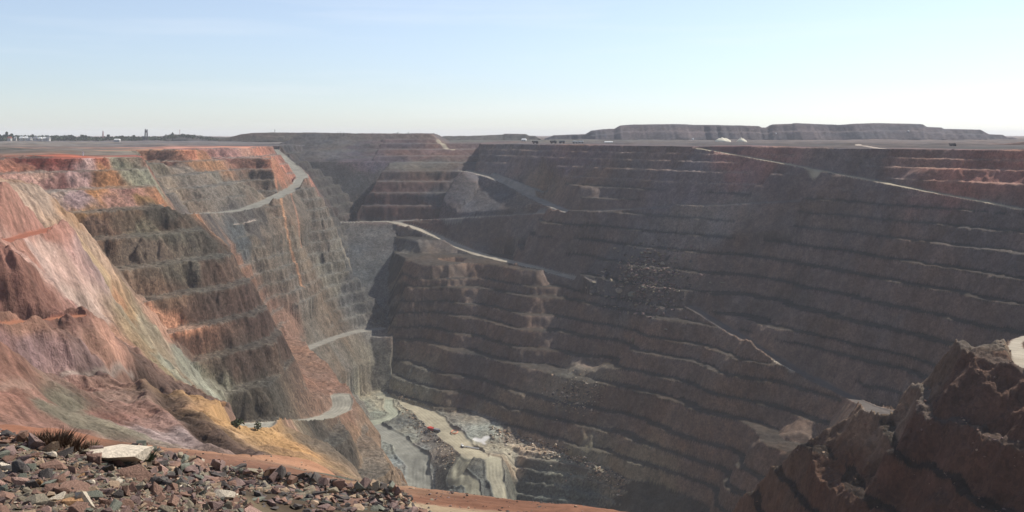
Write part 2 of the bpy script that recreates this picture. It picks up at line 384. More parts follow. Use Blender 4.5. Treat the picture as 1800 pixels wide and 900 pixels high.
# roads: pixels they pass in the photograph, half width, colour, carve?
ROADS = [
    ([(1228, 261.5), (1330, 279), (1440, 300), (1550, 321), (1650, 341), (1720, 353), (1800, 369)], 6.8, (196, 180, 150), True),
    ([(600, 391), (690, 389)], 7.0, (150, 143, 130), True),
    ([(690, 389), (760, 386), (870, 380), (1000, 373), (1190, 365), (1330, 358), (1405, 354)], 7.0, (140, 133, 124), True),
    ([(690, 390), (735, 401), (790, 425), (820, 443), (860, 452), (930, 468), (1015, 490)], 10.5, (182, 170, 148), True),
    ([(815, 301), (850, 305), (880, 316), (915, 334), (945, 354), (1000, 373)], 10.5, (165, 155, 140), True),
    ([(868, 305), (905, 318), (935, 330), (955, 338)], 4.0, (150, 145, 132), True),
    ([(482, 263), (505, 286), (545, 314), (500, 341), (430, 371), (380, 375), (318, 378)], 10.5, (156, 152, 138), True),
    ([(533, 616), (580, 597), (625, 582), (668, 578)], 8.0, (158, 152, 138), True, [-250, -256, -262, -266], True),
    ([(440, 746), (520, 741), (578, 737), (604, 722), (612, 708), (600, 697)], 9.5, (172, 166, 148), True),
    ([(1215, 540), (1300, 592), (1400, 652), (1545, 724)], 6.5, (112, 102, 94), True), ([(1322, 616), (1350, 632), (1398, 660)], 4.0, (216, 200, 172), False),  # second strip: sunlit stretch of the ramp, painted as a paler colour
    ([(770, 249), (777, 256), (784, 263), (797, 268)], 5.0, (205, 188, 158), False),
    ([(489, 352), (496, 385), (506, 425), (518, 462), (527, 490), (534, 515)], 2.6, (206, 152, 106), False), ([(508, 362), (516, 395), (524, 425), (530, 446)], 1.8, (196, 142, 108), False), ([(470, 275), (478, 300), (486, 330)], 2.5, (206, 140, 100), False),
    ([(412, 403.5), (430, 402), (450, 399)], 1.3, (224, 204, 184), False),
    ([(110, 670), (150, 664), (200, 657), (232, 655)], 1.6, (214, 178, 158), False), ([(4, 690), (40, 672), (70, 700)], 2.0, (196, 140, 112), False),
    ([(1508, 254), (1520, 257), (1552, 263)], 5.0, (205, 185, 165), False),
    ([(0, 427), (60, 410), (112, 396)], 4.0, (178, 108, 80), True),
    ([(0, 570), (70, 563), (138, 556)], 3.0, (186, 122, 88), True),
    ([(1815, 590), (1790, 592), (1778, 604), (1786, 622), (1806, 645)], 4.2, (196, 182, 158), True),
]
FLOOR_ROADS = [
    ([(676, 699), (716, 698)], 9.0, (186, 180, 154)), ([(712, 699), (750, 730), (790, 764), (815, 785), (838, 800)], 13.0, (192, 180, 150)), ([(838, 802), (868, 806), (870, 838), (884, 876)], 9.0, (190, 182, 154)),
    ([(830, 800), (808, 818), (800, 834), (830, 850), (880, 880)], 8.0, (186, 180, 152)), ([(684, 700), (682, 716), (694, 728), (680, 738), (652, 744)], 7.0, (176, 178, 154)),
    ([(660, 752), (700, 775), (735, 815), (790, 870)], 13.0, (158, 156, 142)), ([(836, 771), (848, 774), (856, 768)], 4.0, (238, 234, 226)), ([(845, 772), (852, 780)], 2.5, (238, 232, 224)), ([(868, 796), (960, 812), (1040, 830)], 3.0, (120, 112, 98)),
]
road_w = []
for pts, hw, col, carve, *zfix in ROADS:
    dense = []
    for (a, b), (c, d) in zip(pts[:-1], pts[1:]):
        n = max(2, int(math.hypot(c - a, d - b) / 12))
        dense += [(a + (c - a) * i / n, b + (d - b) * i / n) for i in range(n)]
    dense.append(pts[-1])
    if zfix:
        zs_ = np.interp([p[0] + p[1] * 1e-3 if not zfix[1] else i for i, p in enumerate(dense)], np.linspace(0, len(dense) - 1, len(zfix[0])), zfix[0])
        w = np.array([P(a, b, z=zz_) for (a, b), zz_ in zip(dense, zs_)])
    else:
        w = np.array([ground_hit(a, b) for a, b in dense])
    for _ in range(6):                       # an even gradient
        w[1:-1] = 0.25 * w[:-2] + 0.5 * w[1:-1] + 0.25 * w[2:]
    road_w.append((w, hw, lin(col), carve))

GH, GL, GT = heights(GX.ravel(), GY.ravel())
GH = GH.reshape(NY, NU); GL = GL.reshape(NY, NU); GT = GT.reshape(NY, NU)
road_mask = np.zeros((NY, NU), np.float32); road_col = np.zeros((NY, NU, 3), np.float32); rut_fac = np.ones((NY, NU), np.float32)
for w, hw, col, carve in road_w:
    x0, x1, y0, y1 = w[:, 0].min() - 60, w[:, 0].max() + 60, w[:, 1].min() - 60, w[:, 1].max() + 60
    rows = np.where((ys > y0) & (ys < y1))[0]
    if len(rows) == 0: continue
    a, b = rows[0], rows[-1] + 1
    sx = GX[a:b]; m = (sx > x0) & (sx < x1)
    ii, jj = np.where(m); ii = ii + a
    d, zr = poly_dist(GX[ii, jj], GY[ii, jj], [tuple(p) for p in w])
    wob = hw * (1 + 0.18 * vnoise(GX[ii, jj], GY[ii, jj], 14, 40))
    if carve:
        e = np.maximum(0, d - wob); h = GH[ii, jj]
        cut = np.clip(h, zr - 1.5 * e, zr + 1.9 * e)
        near = (e < 24) & (h - zr < 48)
        mod = near & (np.abs(cut - h) > 1.0); GT[ii[mod], jj[mod]] = 1.5
        bund = 0.9 * np.exp(-((d - wob + 0.5) / 0.9) ** 2) * (hw > 5)
        GH[ii, jj] = np.where(near, cut + bund * (h < zr + 2), h)
    k = (d < wob) & (near if carve else True)
    if carve or hw > 3.5: GL[ii[k], jj[k]] = LAB['road']
    s = np.clip((wob - d) / 1.2, 0, 1) * k
    rut_fac[ii[k], jj[k]] = 1 + 0.12 * np.cos(d[k] * 2 * math.pi / 3.1) * (0.6 + 0.6 * vnoise(GX[ii[k], jj[k]], GY[ii[k], jj[k]], 25, 43)) * (hw > 5)
    kk = s > road_mask[ii, jj]
    road_mask[ii[kk], jj[kk]] = s[kk]; road_col[ii[kk], jj[kk]] = col
for pts, hw, col in FLOOR_ROADS:
    w = np.array([ground_hit(a, b) for a, b in pts]); col = lin(col)
    x0, x1, y0, y1 = w[:, 0].min() - 40, w[:, 0].max() + 40, w[:, 1].min() - 40, w[:, 1].max() + 40
    rows = np.where((ys > y0) & (ys < y1))[0]; a, b = rows[0], rows[-1] + 1
    sx = GX[a:b]; ii, jj = np.where((sx > x0) & (sx < x1)); ii = ii + a
    d, zr = poly_dist(GX[ii, jj], GY[ii, jj], [tuple(p) for p in w])
    wob = hw * (1 + 0.22 * vnoise(GX[ii, jj], GY[ii, jj], 18, 41))
    on = GL[ii, jj] == LAB['floor']
    bund = 1.3 * np.exp(-((d - wob - 0.8) / 1.0) ** 2) * on * (hw > 5)
    GH[ii, jj] += bund
    k = (d < wob) & on
    GL[ii[k], jj[k]] = LAB['road']
    s = np.clip((wob - d) / 2.0, 0, 1) * on
    rut_fac[ii[k], jj[k]] = 1 + 0.16 * np.cos(d[k] * 2 * math.pi / 3.6) * (0.6 + 0.6 * vnoise(GX[ii[k], jj[k]], GY[ii[k], jj[k]], 25, 43)) * (hw > 5)
    kk = s > road_mask[ii, jj]
    road_mask[ii[kk], jj[kk]] = s[kk]; road_col[ii[kk], jj[kk]] = col

# fine relief
rr = np.hypot(GX, GY)
k = np.clip((rr - 60) / 300, 0, 1) * (1 - 0.8 * (road_mask > 0)) * (GL != LAB['ground'])
GH = GH + k * (0.55 * fbm(GX, GY, 5.0, 50, 3) + 0.45 * np.abs(fbm(GX, GY, 11.0, 51, 2)) * (GL != LAB['scree']))
GH = GH + (GL == LAB['SP']) * (0.75 * np.round(2.2 * fbm(GX, GY, 13, 58, 3)) + 0.3 * np.round(3 * fbm(GX, GY, 4.5, 59, 2)) + 0.6 * np.abs(fbm(GX, GY, 7, 53, 4)) + 0.35 * fbm(GX, GY, 2.4, 54, 2))
GH = GH + np.isin(GL, [LAB['BU'], LAB['FL']]) * (0.9 * np.abs(fbm(GX, GY, 6, 55, 3)))
GH = GH + (GL == LAB['NL']) * np.clip((rr - 150) / 250, 0.2, 1) * (0.9 * np.abs(fbm(GX, GY, 9, 56, 4)) + 0.35 * fbm(GX, GY, 2.5, 57, 2))
DITCH = [ground_hit(a, b, GH, ymin=150) for a, b in [(150, 655), (240, 660), (268, 675), (300, 712), (345, 752), (415, 800)]]
_m = (GL == LAB['NL']) & (GX > -200) & (GY < 420)
_d, _ = poly_dist(GX[_m], GY[_m], DITCH)
GH[_m] -= 2.2 * np.exp(-(_d / 3.0) ** 2); GH[_m] += 1.4 * np.exp(-((_d - 6.5) / 2.2) ** 2)
fl = (GL == LAB['floor'])
GH = GH + fl * np.maximum(0, fbm(GX, GY, 16, 52, 4) - 0.15) * 2.2 * (1 - np.clip(road_mask * 3, 0, 1))

# ------------------------------------------------------------------ rock colours, surveyed at points (sunlit appearance)
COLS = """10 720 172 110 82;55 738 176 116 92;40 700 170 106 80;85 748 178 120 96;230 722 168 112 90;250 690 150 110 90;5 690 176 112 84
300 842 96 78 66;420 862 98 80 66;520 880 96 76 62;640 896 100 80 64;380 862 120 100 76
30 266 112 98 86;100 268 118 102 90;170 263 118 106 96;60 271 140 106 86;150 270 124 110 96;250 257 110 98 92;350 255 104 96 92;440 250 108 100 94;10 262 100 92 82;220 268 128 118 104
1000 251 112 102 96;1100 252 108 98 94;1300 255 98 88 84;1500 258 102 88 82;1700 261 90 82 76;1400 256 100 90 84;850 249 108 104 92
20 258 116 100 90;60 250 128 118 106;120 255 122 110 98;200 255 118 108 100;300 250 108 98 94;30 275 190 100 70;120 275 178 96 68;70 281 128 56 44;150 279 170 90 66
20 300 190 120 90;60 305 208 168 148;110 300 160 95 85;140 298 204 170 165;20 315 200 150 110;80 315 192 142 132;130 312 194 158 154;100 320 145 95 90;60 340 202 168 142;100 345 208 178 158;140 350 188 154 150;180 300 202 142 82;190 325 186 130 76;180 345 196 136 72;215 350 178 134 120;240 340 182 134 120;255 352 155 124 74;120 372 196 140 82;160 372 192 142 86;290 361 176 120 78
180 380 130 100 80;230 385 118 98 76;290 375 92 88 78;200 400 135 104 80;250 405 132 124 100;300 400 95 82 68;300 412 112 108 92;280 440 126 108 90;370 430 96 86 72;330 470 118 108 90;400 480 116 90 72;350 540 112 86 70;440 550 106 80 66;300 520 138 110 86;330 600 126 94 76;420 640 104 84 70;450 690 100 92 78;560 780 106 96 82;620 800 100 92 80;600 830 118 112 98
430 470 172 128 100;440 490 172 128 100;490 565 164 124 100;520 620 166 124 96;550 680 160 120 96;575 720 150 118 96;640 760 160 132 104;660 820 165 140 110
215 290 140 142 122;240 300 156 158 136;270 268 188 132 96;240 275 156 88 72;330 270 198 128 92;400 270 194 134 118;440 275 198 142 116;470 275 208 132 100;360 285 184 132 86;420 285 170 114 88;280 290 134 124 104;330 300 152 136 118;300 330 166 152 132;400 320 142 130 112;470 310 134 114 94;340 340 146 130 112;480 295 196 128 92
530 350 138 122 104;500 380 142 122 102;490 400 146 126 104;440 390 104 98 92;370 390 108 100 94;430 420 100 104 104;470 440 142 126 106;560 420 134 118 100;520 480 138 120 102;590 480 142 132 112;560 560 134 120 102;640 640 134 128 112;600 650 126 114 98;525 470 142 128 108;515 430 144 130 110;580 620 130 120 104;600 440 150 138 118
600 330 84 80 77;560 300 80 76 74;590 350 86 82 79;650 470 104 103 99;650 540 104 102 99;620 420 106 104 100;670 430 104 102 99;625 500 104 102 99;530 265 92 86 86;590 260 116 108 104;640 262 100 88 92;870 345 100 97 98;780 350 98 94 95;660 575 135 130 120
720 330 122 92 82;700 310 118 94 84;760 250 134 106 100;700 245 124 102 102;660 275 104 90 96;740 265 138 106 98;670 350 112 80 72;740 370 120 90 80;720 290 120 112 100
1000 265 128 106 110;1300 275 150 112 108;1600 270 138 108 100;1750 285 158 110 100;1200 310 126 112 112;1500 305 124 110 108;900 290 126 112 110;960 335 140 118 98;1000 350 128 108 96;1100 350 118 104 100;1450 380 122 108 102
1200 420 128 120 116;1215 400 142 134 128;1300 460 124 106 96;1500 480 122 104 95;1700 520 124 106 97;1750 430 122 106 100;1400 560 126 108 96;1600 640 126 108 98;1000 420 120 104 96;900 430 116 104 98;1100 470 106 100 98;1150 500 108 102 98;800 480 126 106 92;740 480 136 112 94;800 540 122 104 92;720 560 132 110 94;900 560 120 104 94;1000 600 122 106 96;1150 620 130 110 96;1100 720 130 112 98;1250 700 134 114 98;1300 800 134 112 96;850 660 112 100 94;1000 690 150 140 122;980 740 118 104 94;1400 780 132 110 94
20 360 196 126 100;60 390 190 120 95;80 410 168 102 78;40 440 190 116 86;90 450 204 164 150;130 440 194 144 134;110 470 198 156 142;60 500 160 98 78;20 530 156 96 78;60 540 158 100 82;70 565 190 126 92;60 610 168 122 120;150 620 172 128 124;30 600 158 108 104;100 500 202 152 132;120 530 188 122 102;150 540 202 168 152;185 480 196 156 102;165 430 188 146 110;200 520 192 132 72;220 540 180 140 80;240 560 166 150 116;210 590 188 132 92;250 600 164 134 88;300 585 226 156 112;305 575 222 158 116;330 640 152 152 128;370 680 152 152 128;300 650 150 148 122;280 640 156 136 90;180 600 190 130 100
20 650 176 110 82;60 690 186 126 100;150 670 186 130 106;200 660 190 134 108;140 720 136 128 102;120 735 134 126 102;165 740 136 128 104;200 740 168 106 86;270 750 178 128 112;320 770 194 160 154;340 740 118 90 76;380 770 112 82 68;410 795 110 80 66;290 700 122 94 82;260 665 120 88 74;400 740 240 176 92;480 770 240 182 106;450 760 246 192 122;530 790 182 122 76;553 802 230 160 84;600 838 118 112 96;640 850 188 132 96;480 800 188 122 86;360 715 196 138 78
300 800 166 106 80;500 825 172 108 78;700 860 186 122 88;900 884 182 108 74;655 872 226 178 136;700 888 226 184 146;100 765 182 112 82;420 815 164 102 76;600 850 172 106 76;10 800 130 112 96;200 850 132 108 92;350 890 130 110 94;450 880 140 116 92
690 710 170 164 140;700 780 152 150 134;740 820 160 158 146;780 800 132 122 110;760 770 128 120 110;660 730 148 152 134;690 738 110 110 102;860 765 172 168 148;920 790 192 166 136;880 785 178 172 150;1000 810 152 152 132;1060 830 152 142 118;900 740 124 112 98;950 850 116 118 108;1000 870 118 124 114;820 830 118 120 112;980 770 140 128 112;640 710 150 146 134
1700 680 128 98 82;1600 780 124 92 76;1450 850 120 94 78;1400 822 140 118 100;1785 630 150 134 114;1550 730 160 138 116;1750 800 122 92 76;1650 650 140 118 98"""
cp, cc = [], []
for tok in COLS.replace('\n', ';').split(';'):
    a, b, r_, g_, b_ = [float(t) for t in tok.split()]
    cp.append(ground_hit(a, b, GH)); cc.append(lin((r_, g_, b_)))
cp = np.array(cp, np.float32); cc = np.array(cc, np.float32)
N = NU * NY
fx, fy, fz = GX.ravel(), GY.ravel(), GH.ravel()
col = np.zeros((N, 3), np.float32)
far_r = np.hypot(fx, fy)
wsc = np.clip(far_r / 700, 0.05, 1.5)
qx = fx + wsc * 9 * fbm(fx, fy, 30, 60, 3); qy = fy + wsc * 9 * fbm(fx, fy, 30, 61, 3); qz = fz + wsc * 7 * fbm(fx, fy, 22, 62, 3)
CH = 200000
for s in range(0, N, CH):
    e = min(N, s + CH)
    d2 = np.zeros((e - s, len(cp)), np.float32)
    for ax, q in ((0, qx), (1, qy), (2, qz)):
        d2 += (1.0 if ax != 2 else 2.2) * (q[s:e, None] - cp[None, :, ax]) ** 2
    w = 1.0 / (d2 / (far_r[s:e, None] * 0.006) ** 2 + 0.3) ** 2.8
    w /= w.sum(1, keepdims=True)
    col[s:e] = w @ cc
lab = GL.ravel(); tt = GT.ravel()
# broken rock lies on the berms; faces carry their own stain and streaks
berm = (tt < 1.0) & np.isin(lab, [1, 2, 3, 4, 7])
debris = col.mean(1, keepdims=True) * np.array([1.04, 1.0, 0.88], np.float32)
left = np.isin(lab, [3, 4])
col = np.where((berm & left)[:, None], 0.45 * col + 0.55 * (0.6 * debris + 0.4 * lin((134, 128, 110))), np.where(berm[:, None], 0.55 * col + 0.45 * debris * 1.12, col))
al = 0.75 * fx - 0.66 * fy; ac = 0.66 * fx + 0.75 * fy
rill = 1.5 * (0.16 * vnoise(al / 14, ac, 2.2, 76) + 0.14 * vnoise(al / 9, ac, 6.0, 77) + 0.10 * vnoise(al / 8, ac, 0.9, 78)) * (lab == 5)
col = col * (1 + rill[:, None])
dark = ((lab == 1) | (lab == 7)) & berm & (fz < -114)  # bench shadow painted into the colour of lower wall and spur berms
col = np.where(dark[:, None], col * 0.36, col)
mid_shade = (lab == 1) & berm & (fz < -66) & (fz >= -114)  # weaker painted shade on the middle berms of the main wall
col = np.where(mid_shade[:, None], col * 0.55, col)
top_lit = (lab == 1) & berm & (fz >= -66)  # sunlight painted as a paler tone on the top berms
col = np.where(top_lit[:, None], col * np.array([1.3, 1.15, 1.08], np.float32), col)
col = np.where((lab == 7)[:, None], col * np.array([0.84, 0.76, 0.69], np.float32), col)
col = np.where((lab == 1)[:, None], col * np.array([1.24, 1.14, 1.02], np.float32), col)
mott = 1 + 0.20 * fbm(fx, fy, 26, 70, 3) + 0.12 * fbm(fx, fy + fz, 7, 71, 3)
hue = fbm(fx + 0.4 * fz, fy, 40, 72, 4)
col = col * mott[:, None] * (1 + hue[:, None] * np.array([0.09, 0.0, -0.09], np.float32))
plainm = (lab == 0)
scrub = fbm(fx, fy, 25, 73, 4) * plainm
col = np.where(plainm[:, None], np.where(fx[:, None] > -250, col * 0.9, col * 1.3), col)
col = np.where((lab == 2)[:, None], col * 0.84, col)
col = col * (1 + 0.22 * vnoise(fx, fy, 14, 80) * plainm)[:, None]
col = col * (1 - 0.45 * np.clip(scrub, 0, 1)[:, None])
trk, _ = poly_dist(fx, fy, [ground_hit(a, b, GH, ymin=40) for a, b in [(20, 762), (300, 800), (520, 830), (760, 876), (960, 897)]])
col = np.where((lab == 6)[:, None] & (fy > 40)[:, None], col * (1 + 0.10 * np.cos(trk * 2 * math.pi / 1.9) * np.exp(-(trk / 6) ** 2) + 0.10 * fbm(fx, fy, 3, 81, 4))[:, None], col)
rm = road_mask.ravel()[:, None]; rc = road_col.reshape(-1, 3)
ruts = rut_fac.ravel() * (1 + 0.14 * fbm(fx, fy, 9, 74, 4))
col = col * (1 - rm) + rc * rm * ruts[:, None]
ALB = 0.62
col = np.where((lab == 5)[:, None], (0.84 * col + 0.12 * lin((172, 124, 88))) * 1.16, col)
kn, _ = poly_dist(fx, fy, [ground_hit(a, b, GH, ymin=150) for a, b in [(345, 702), (395, 732), (440, 752), (490, 772), (545, 800)]])
kw = (np.exp(-(kn / 17) ** 2) * np.clip(1.0 + 0.5 * fbm(fx, fy, 14, 82, 3), 0, 1) * (lab == 5))[:, None]
col = col * (1 - 0.72 * kw) + 0.72 * kw * lin((240, 180, 98))
ditch, _ = poly_dist(fx, fy, DITCH)
col = np.where((lab == 5)[:, None], col * (1 - 0.55 * np.exp(-(ditch / 3.5) ** 2))[:, None], col)
col = np.where((lab == 6)[:, None], col * np.array([0.90, 1.03, 0.93], np.float32), col)
col = np.where((lab == 5)[:, None], col * np.array([1.0, 1.01, 0.92], np.float32), col)
col = np.where((lab == 4)[:, None], col * np.array([0.90, 0.84, 0.78], np.float32), col)
col = np.where((lab == 3)[:, None], col * np.array([1.02, 0.98, 0.94], np.float32), col)
ds = np.where(lab == 5, 0.36 - 0.12 * kw[:, 0], np.where(np.isin(lab, [3, 4, 6]), 0.20, 0.10))[:, None]
col = col * (1 - ds) + ds * col.mean(1, keepdims=True)
col = np.where((lab == 3)[:, None], col * 0.82, col)
col = np.clip(col * ALB, 0.01, 0.85)

# ------------------------------------------------------------------ materials
def new_mat(name):
    m = bpy.data.materials.new(name); m.use_nodes = True
    nt = m.node_tree; b = nt.nodes['Principled BSDF']
    b.inputs['Roughness'].default_value = 0.95
    b.inputs['Specular IOR Level'].default_value = 0.12
    return m, nt, b

def ramp(nt, p0, c0, p1, c1):
    n = nt.nodes.new('ShaderNodeValToRGB')
    n.color_ramp.elements[0].position = p0; n.color_ramp.elements[0].color = (c0, c0, c0, 1)
    n.color_ramp.elements[1].position = p1; n.color_ramp.elements[1].color = (c1, c1, c1, 1)
    return n

def mult(nt, a, b):
    n = nt.nodes.new('ShaderNodeMix'); n.data_type = 'RGBA'; n.blend_type = 'MULTIPLY'; n.inputs[0].default_value = 1.0
    nt.links.new(a, n.inputs[6]); nt.links.new(b, n.inputs[7]); return n.outputs[2]

def noise(nt, vec, scale, detail=6, rough=0.6):
    n = nt.nodes.new('ShaderNodeTexNoise'); n.inputs['Scale'].default_value = scale; n.inputs['Detail'].default_value = detail; n.inputs['Roughness'].default_value = rough
    if vec is not None: nt.links.new(vec, n.inputs['Vector'])
    return n

def land_material(name, streak, contrast, bump, speck=0.0):
    m, nt, b = new_mat(name)
    at = nt.nodes.new('ShaderNodeAttribute'); at.attribute_name = 'Col'
    geo = nt.nodes.new('ShaderNodeTexCoord')
    out = at.outputs['Color']
    mp = nt.nodes.new('ShaderNodeMapping'); mp.inputs['Scale'].default_value = (1, 1, streak); nt.links.new(geo.outputs['Object'], mp.inputs['Vector'])
    n1 = noise(nt, mp.outputs[0], 0.16, 8, 0.68); r1 = ramp(nt, 0.30, 1 - contrast, 0.72, 1 + contrast); nt.links.new(n1.outputs['Fac'], r1.inputs[0])
    out = mult(nt, out, r1.outputs[0])
    n2 = noise(nt, mp.outputs[0], 0.9, 6, 0.7); r2 = ramp(nt, 0.32, 1 - contrast * 0.8, 0.70, 1 + contrast * 0.8); nt.links.new(n2.outputs['Fac'], r2.inputs[0])
    out = mult(nt, out, r2.outputs[0])
    if speck:
        v = nt.nodes.new('ShaderNodeTexVoronoi'); v.inputs['Scale'].default_value = 0.55; nt.links.new(geo.outputs['Object'], v.inputs['Vector'])
        sr = nt.nodes.new('ShaderNodeSeparateColor'); nt.links.new(v.outputs['Color'], sr.inputs[0])
        r3 = ramp(nt, 0.1, 1 - speck, 0.95, 1 + speck); nt.links.new(sr.outputs[0], r3.inputs[0])
        out = mult(nt, out, r3.outputs[0])
    nt.links.new(out, b.inputs['Base Color'])
    bp = nt.nodes.new('ShaderNodeBump'); bp.inputs['Strength'].default_value = bump; bp.inputs['Distance'].default_value = 1.5
    nt.links.new(n2.outputs['Fac'], bp.inputs['Height']); nt.links.new(bp.outputs[0], b.inputs['Normal'])
    return m

M_rock = land_material('blasted_rock', 0.55, 0.40, 0.8, 0.28)
M_wall = land_material('weathered_rock', 0.8, 0.26, 0.7, 0.14)
M_oxide = land_material('oxidised_clay', 0.5, 0.30, 0.9, 0.08)
M_dirt = land_material('dirt', 1.0, 0.14, 0.3)
M_scree = land_material('dumped_rock', 1.0, 0.22, 0.6, 0.30)
M_near = land_material('near_dirt', 1.0, 0.16, 0.3)
for n in M_near.node_tree.nodes:
    if n.type == 'TEX_NOISE': n.inputs['Scale'].default_value *= 8
    if n.type == 'BUMP': n.inputs['Distance'].default_value = 0.12

# ------------------------------------------------------------------ the land as separate sheets
def tag(o, label=None, cat=None, group=None, kind=None):
    if label: o['label'] = label
    if cat: o['category'] = cat
    if group: o['group'] = group
    if kind: o['kind'] = kind
    return o

flab = GL[:-1, :-1]
idx = (np.arange(NY)[:, None] * NU + np.arange(NU)[None, :]).astype(np.int32)
q0, q1, q2, q3 = idx[:-1, :-1], idx[:-1, 1:], idx[1:, 1:], idx[1:, :-1]
coords = np.stack([fx, fy, GH.ravel()], 1).astype(np.float32)

def sheet(name, labels, mat, kind='structure'):
    m = np.isin(flab, labels)
    if not m.any(): return None
    quads = np.stack([q0[m], q1[m], q2[m], q3[m]], 1)
    u, inv = np.unique(quads, return_inverse=True)
    quads = inv.reshape(-1, 4).astype(np.int32); n = len(quads)
    me = bpy.data.meshes.new(name)
    me.vertices.add(len(u)); me.vertices.foreach_set('co', coords[u].ravel())
    me.loops.add(4 * n); me.loops.foreach_set('vertex_index', quads.ravel())
    me.polygons.add(n); me.polygons.foreach_set('loop_start', np.arange(0, 4 * n, 4, dtype=np.int32))
    me.polygons.foreach_set('use_smooth', np.ones(n, bool))
    me.update(calc_edges=True)
    a = me.attributes.new('Col', 'FLOAT_COLOR', 'POINT')
    a.data.foreach_set('color', np.c_[col[u], np.ones(len(u), np.float32)].astype(np.float32).ravel())
    me.materials.append(mat)
    o = bpy.data.objects.new(name, me); C.objects.link(o)
    o['kind'] = kind
    return o

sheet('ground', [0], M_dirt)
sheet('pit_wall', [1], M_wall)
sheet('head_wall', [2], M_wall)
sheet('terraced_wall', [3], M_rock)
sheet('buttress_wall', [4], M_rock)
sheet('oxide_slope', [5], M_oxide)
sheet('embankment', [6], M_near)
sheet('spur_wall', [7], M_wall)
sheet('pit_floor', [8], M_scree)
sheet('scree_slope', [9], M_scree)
sheet('haul_road', [10], M_dirt)

# ------------------------------------------------------------------ builders for the things
def ground_z(x, y):
    u = x / y
    j = int(np.clip(np.searchsorted(us, u), 1, NU - 1)); i = int(np.clip(np.searchsorted(ys, y), 1, NY - 1))
    a = (u - us[j - 1]) / (us[j] - us[j - 1]); b = (y - ys[i - 1]) / (ys[i] - ys[i - 1])
    return float((GH[i - 1, j - 1] * (1 - a) + GH[i - 1, j] * a) * (1 - b) + (GH[i, j - 1] * (1 - a) + GH[i, j] * a) * b)

def road_at(x, y):
    return float(road_mask[int(np.clip(np.searchsorted(ys, y), 1, NY - 1)), int(np.clip(np.searchsorted(us, x / y), 1, NU - 1))])

def on_ground(px, py, ymin=0):
    return ground_hit(px, py, GH, ymin=ymin)

def flat_mat(name, rgb, var=0.15, scale=3.0, rough=0.9, bump=0.0, per_object=0.0):
    m, nt, b = new_mat(name)
    c = lin(rgb) * 0.8
    n = noise(nt, None, scale, 6, 0.65)
    tc = nt.nodes.new('ShaderNodeTexCoord'); nt.links.new(tc.outputs['Object'], n.inputs['Vector'])
    r = nt.nodes.new('ShaderNodeValToRGB'); r.color_ramp.elements[0].position = 0.3; r.color_ramp.elements[1].position = 0.7
    r.color_ramp.elements[0].color = (*(c * (1 - var)), 1); r.color_ramp.elements[1].color = (*np.clip(c * (1 + var), 0, 0.9), 1)
    nt.links.new(n.outputs['Fac'], r.inputs[0]); out = r.outputs[0]
    if per_object:
        oi = nt.nodes.new('ShaderNodeObjectInfo'); rp = ramp(nt, 0.0, 1 - per_object, 1.0, 1 + per_object)
        nt.links.new(oi.outputs['Random'], rp.inputs[0]); out = mult(nt, out, rp.outputs[0])
    nt.links.new(out, b.inputs['Base Color']); b.inputs['Roughness'].default_value = rough
    if bump:
        bp = nt.nodes.new('ShaderNodeBump'); bp.inputs['Strength'].default_value = bump; bp.inputs['Distance'].default_value = 0.04
        nt.links.new(n.outputs['Fac'], bp.inputs['Height']); nt.links.new(bp.outputs[0], b.inputs['Normal'])
    return m

def link_mesh(name, verts, faces, mat, parent=None, smooth=False):
    me = bpy.data.meshes.new(name); me.from_pydata([tuple(map(float, v)) for v in verts], [], faces); me.materials.append(mat)
    if smooth: me.polygons.foreach_set('use_smooth', [True] * len(me.polygons))
    me.update()
    o = bpy.data.objects.new(name, me); C.objects.link(o)
    if parent: o.parent = parent
    return o

def thing(name, label, cat, loc, rotz=0, group=None):
    o = bpy.data.objects.new(name, None); C.objects.link(o); o.empty_display_size = 0.2
    o.location = loc; o.rotation_euler = (0, 0, rotz)
    return tag(o, label, cat, group)

class MB:
    def __init__(self): self.v = []; self.f = []
    def add(self, v, f):
        n = len(self.v); self.v += [tuple(p) for p in v]; self.f += [tuple(i + n for i in q) for q in f]; return self
    def box(self, c, s, taper=1.0):
        x, y, z = c; a, b, h = s[0] / 2, s[1] / 2, s[2] / 2
        v = [(x + i * a * (taper if k > 0 else 1), y + j * b * (taper if k > 0 else 1), z + k * h) for k in (-1, 1) for j in (-1, 1) for i in (-1, 1)]
        return self.add(v, [(0, 2, 3, 1), (4, 5, 7, 6), (0, 1, 5, 4), (2, 6, 7, 3), (0, 4, 6, 2), (1, 3, 7, 5)])
    def bar(self, p, q, w):
        p, q = Vector(p), Vector(q); d = (q - p).normalized()
        s = d.orthogonal().normalized() * w / 2; t = d.cross(s).normalized() * w / 2
        v = [p + s + t, p - s + t, p - s - t, p + s - t, q + s + t, q - s + t, q - s - t, q + s - t]
        return self.add(v, [(3, 2, 1, 0), (4, 5, 6, 7), (0, 1, 5, 4), (1, 2, 6, 5), (2, 3, 7, 6), (3, 0, 4, 7)])
    def cyl(self, c, r, h, axis='z', n=12):
        v = []
        for k in (-0.5, 0.5):
            for i in range(n):
                a = 2 * math.pi * i / n; e = (r * math.cos(a), r * math.sin(a), k * h)
                if axis == 'y': e = (e[0], e[2], e[1])
                if axis == 'x': e = (e[2], e[0], e[1])
                v.append((c[0] + e[0], c[1] + e[1], c[2] + e[2]))
        f = [(i, (i + 1) % n, n + (i + 1) % n, n + i) for i in range(n)] + [tuple(range(n))[::-1], tuple(range(n, 2 * n))]
        return self.add(v, f)
    def build(self, name, mat, parent=None): return link_mesh(name, self.v, self.f, mat, parent)

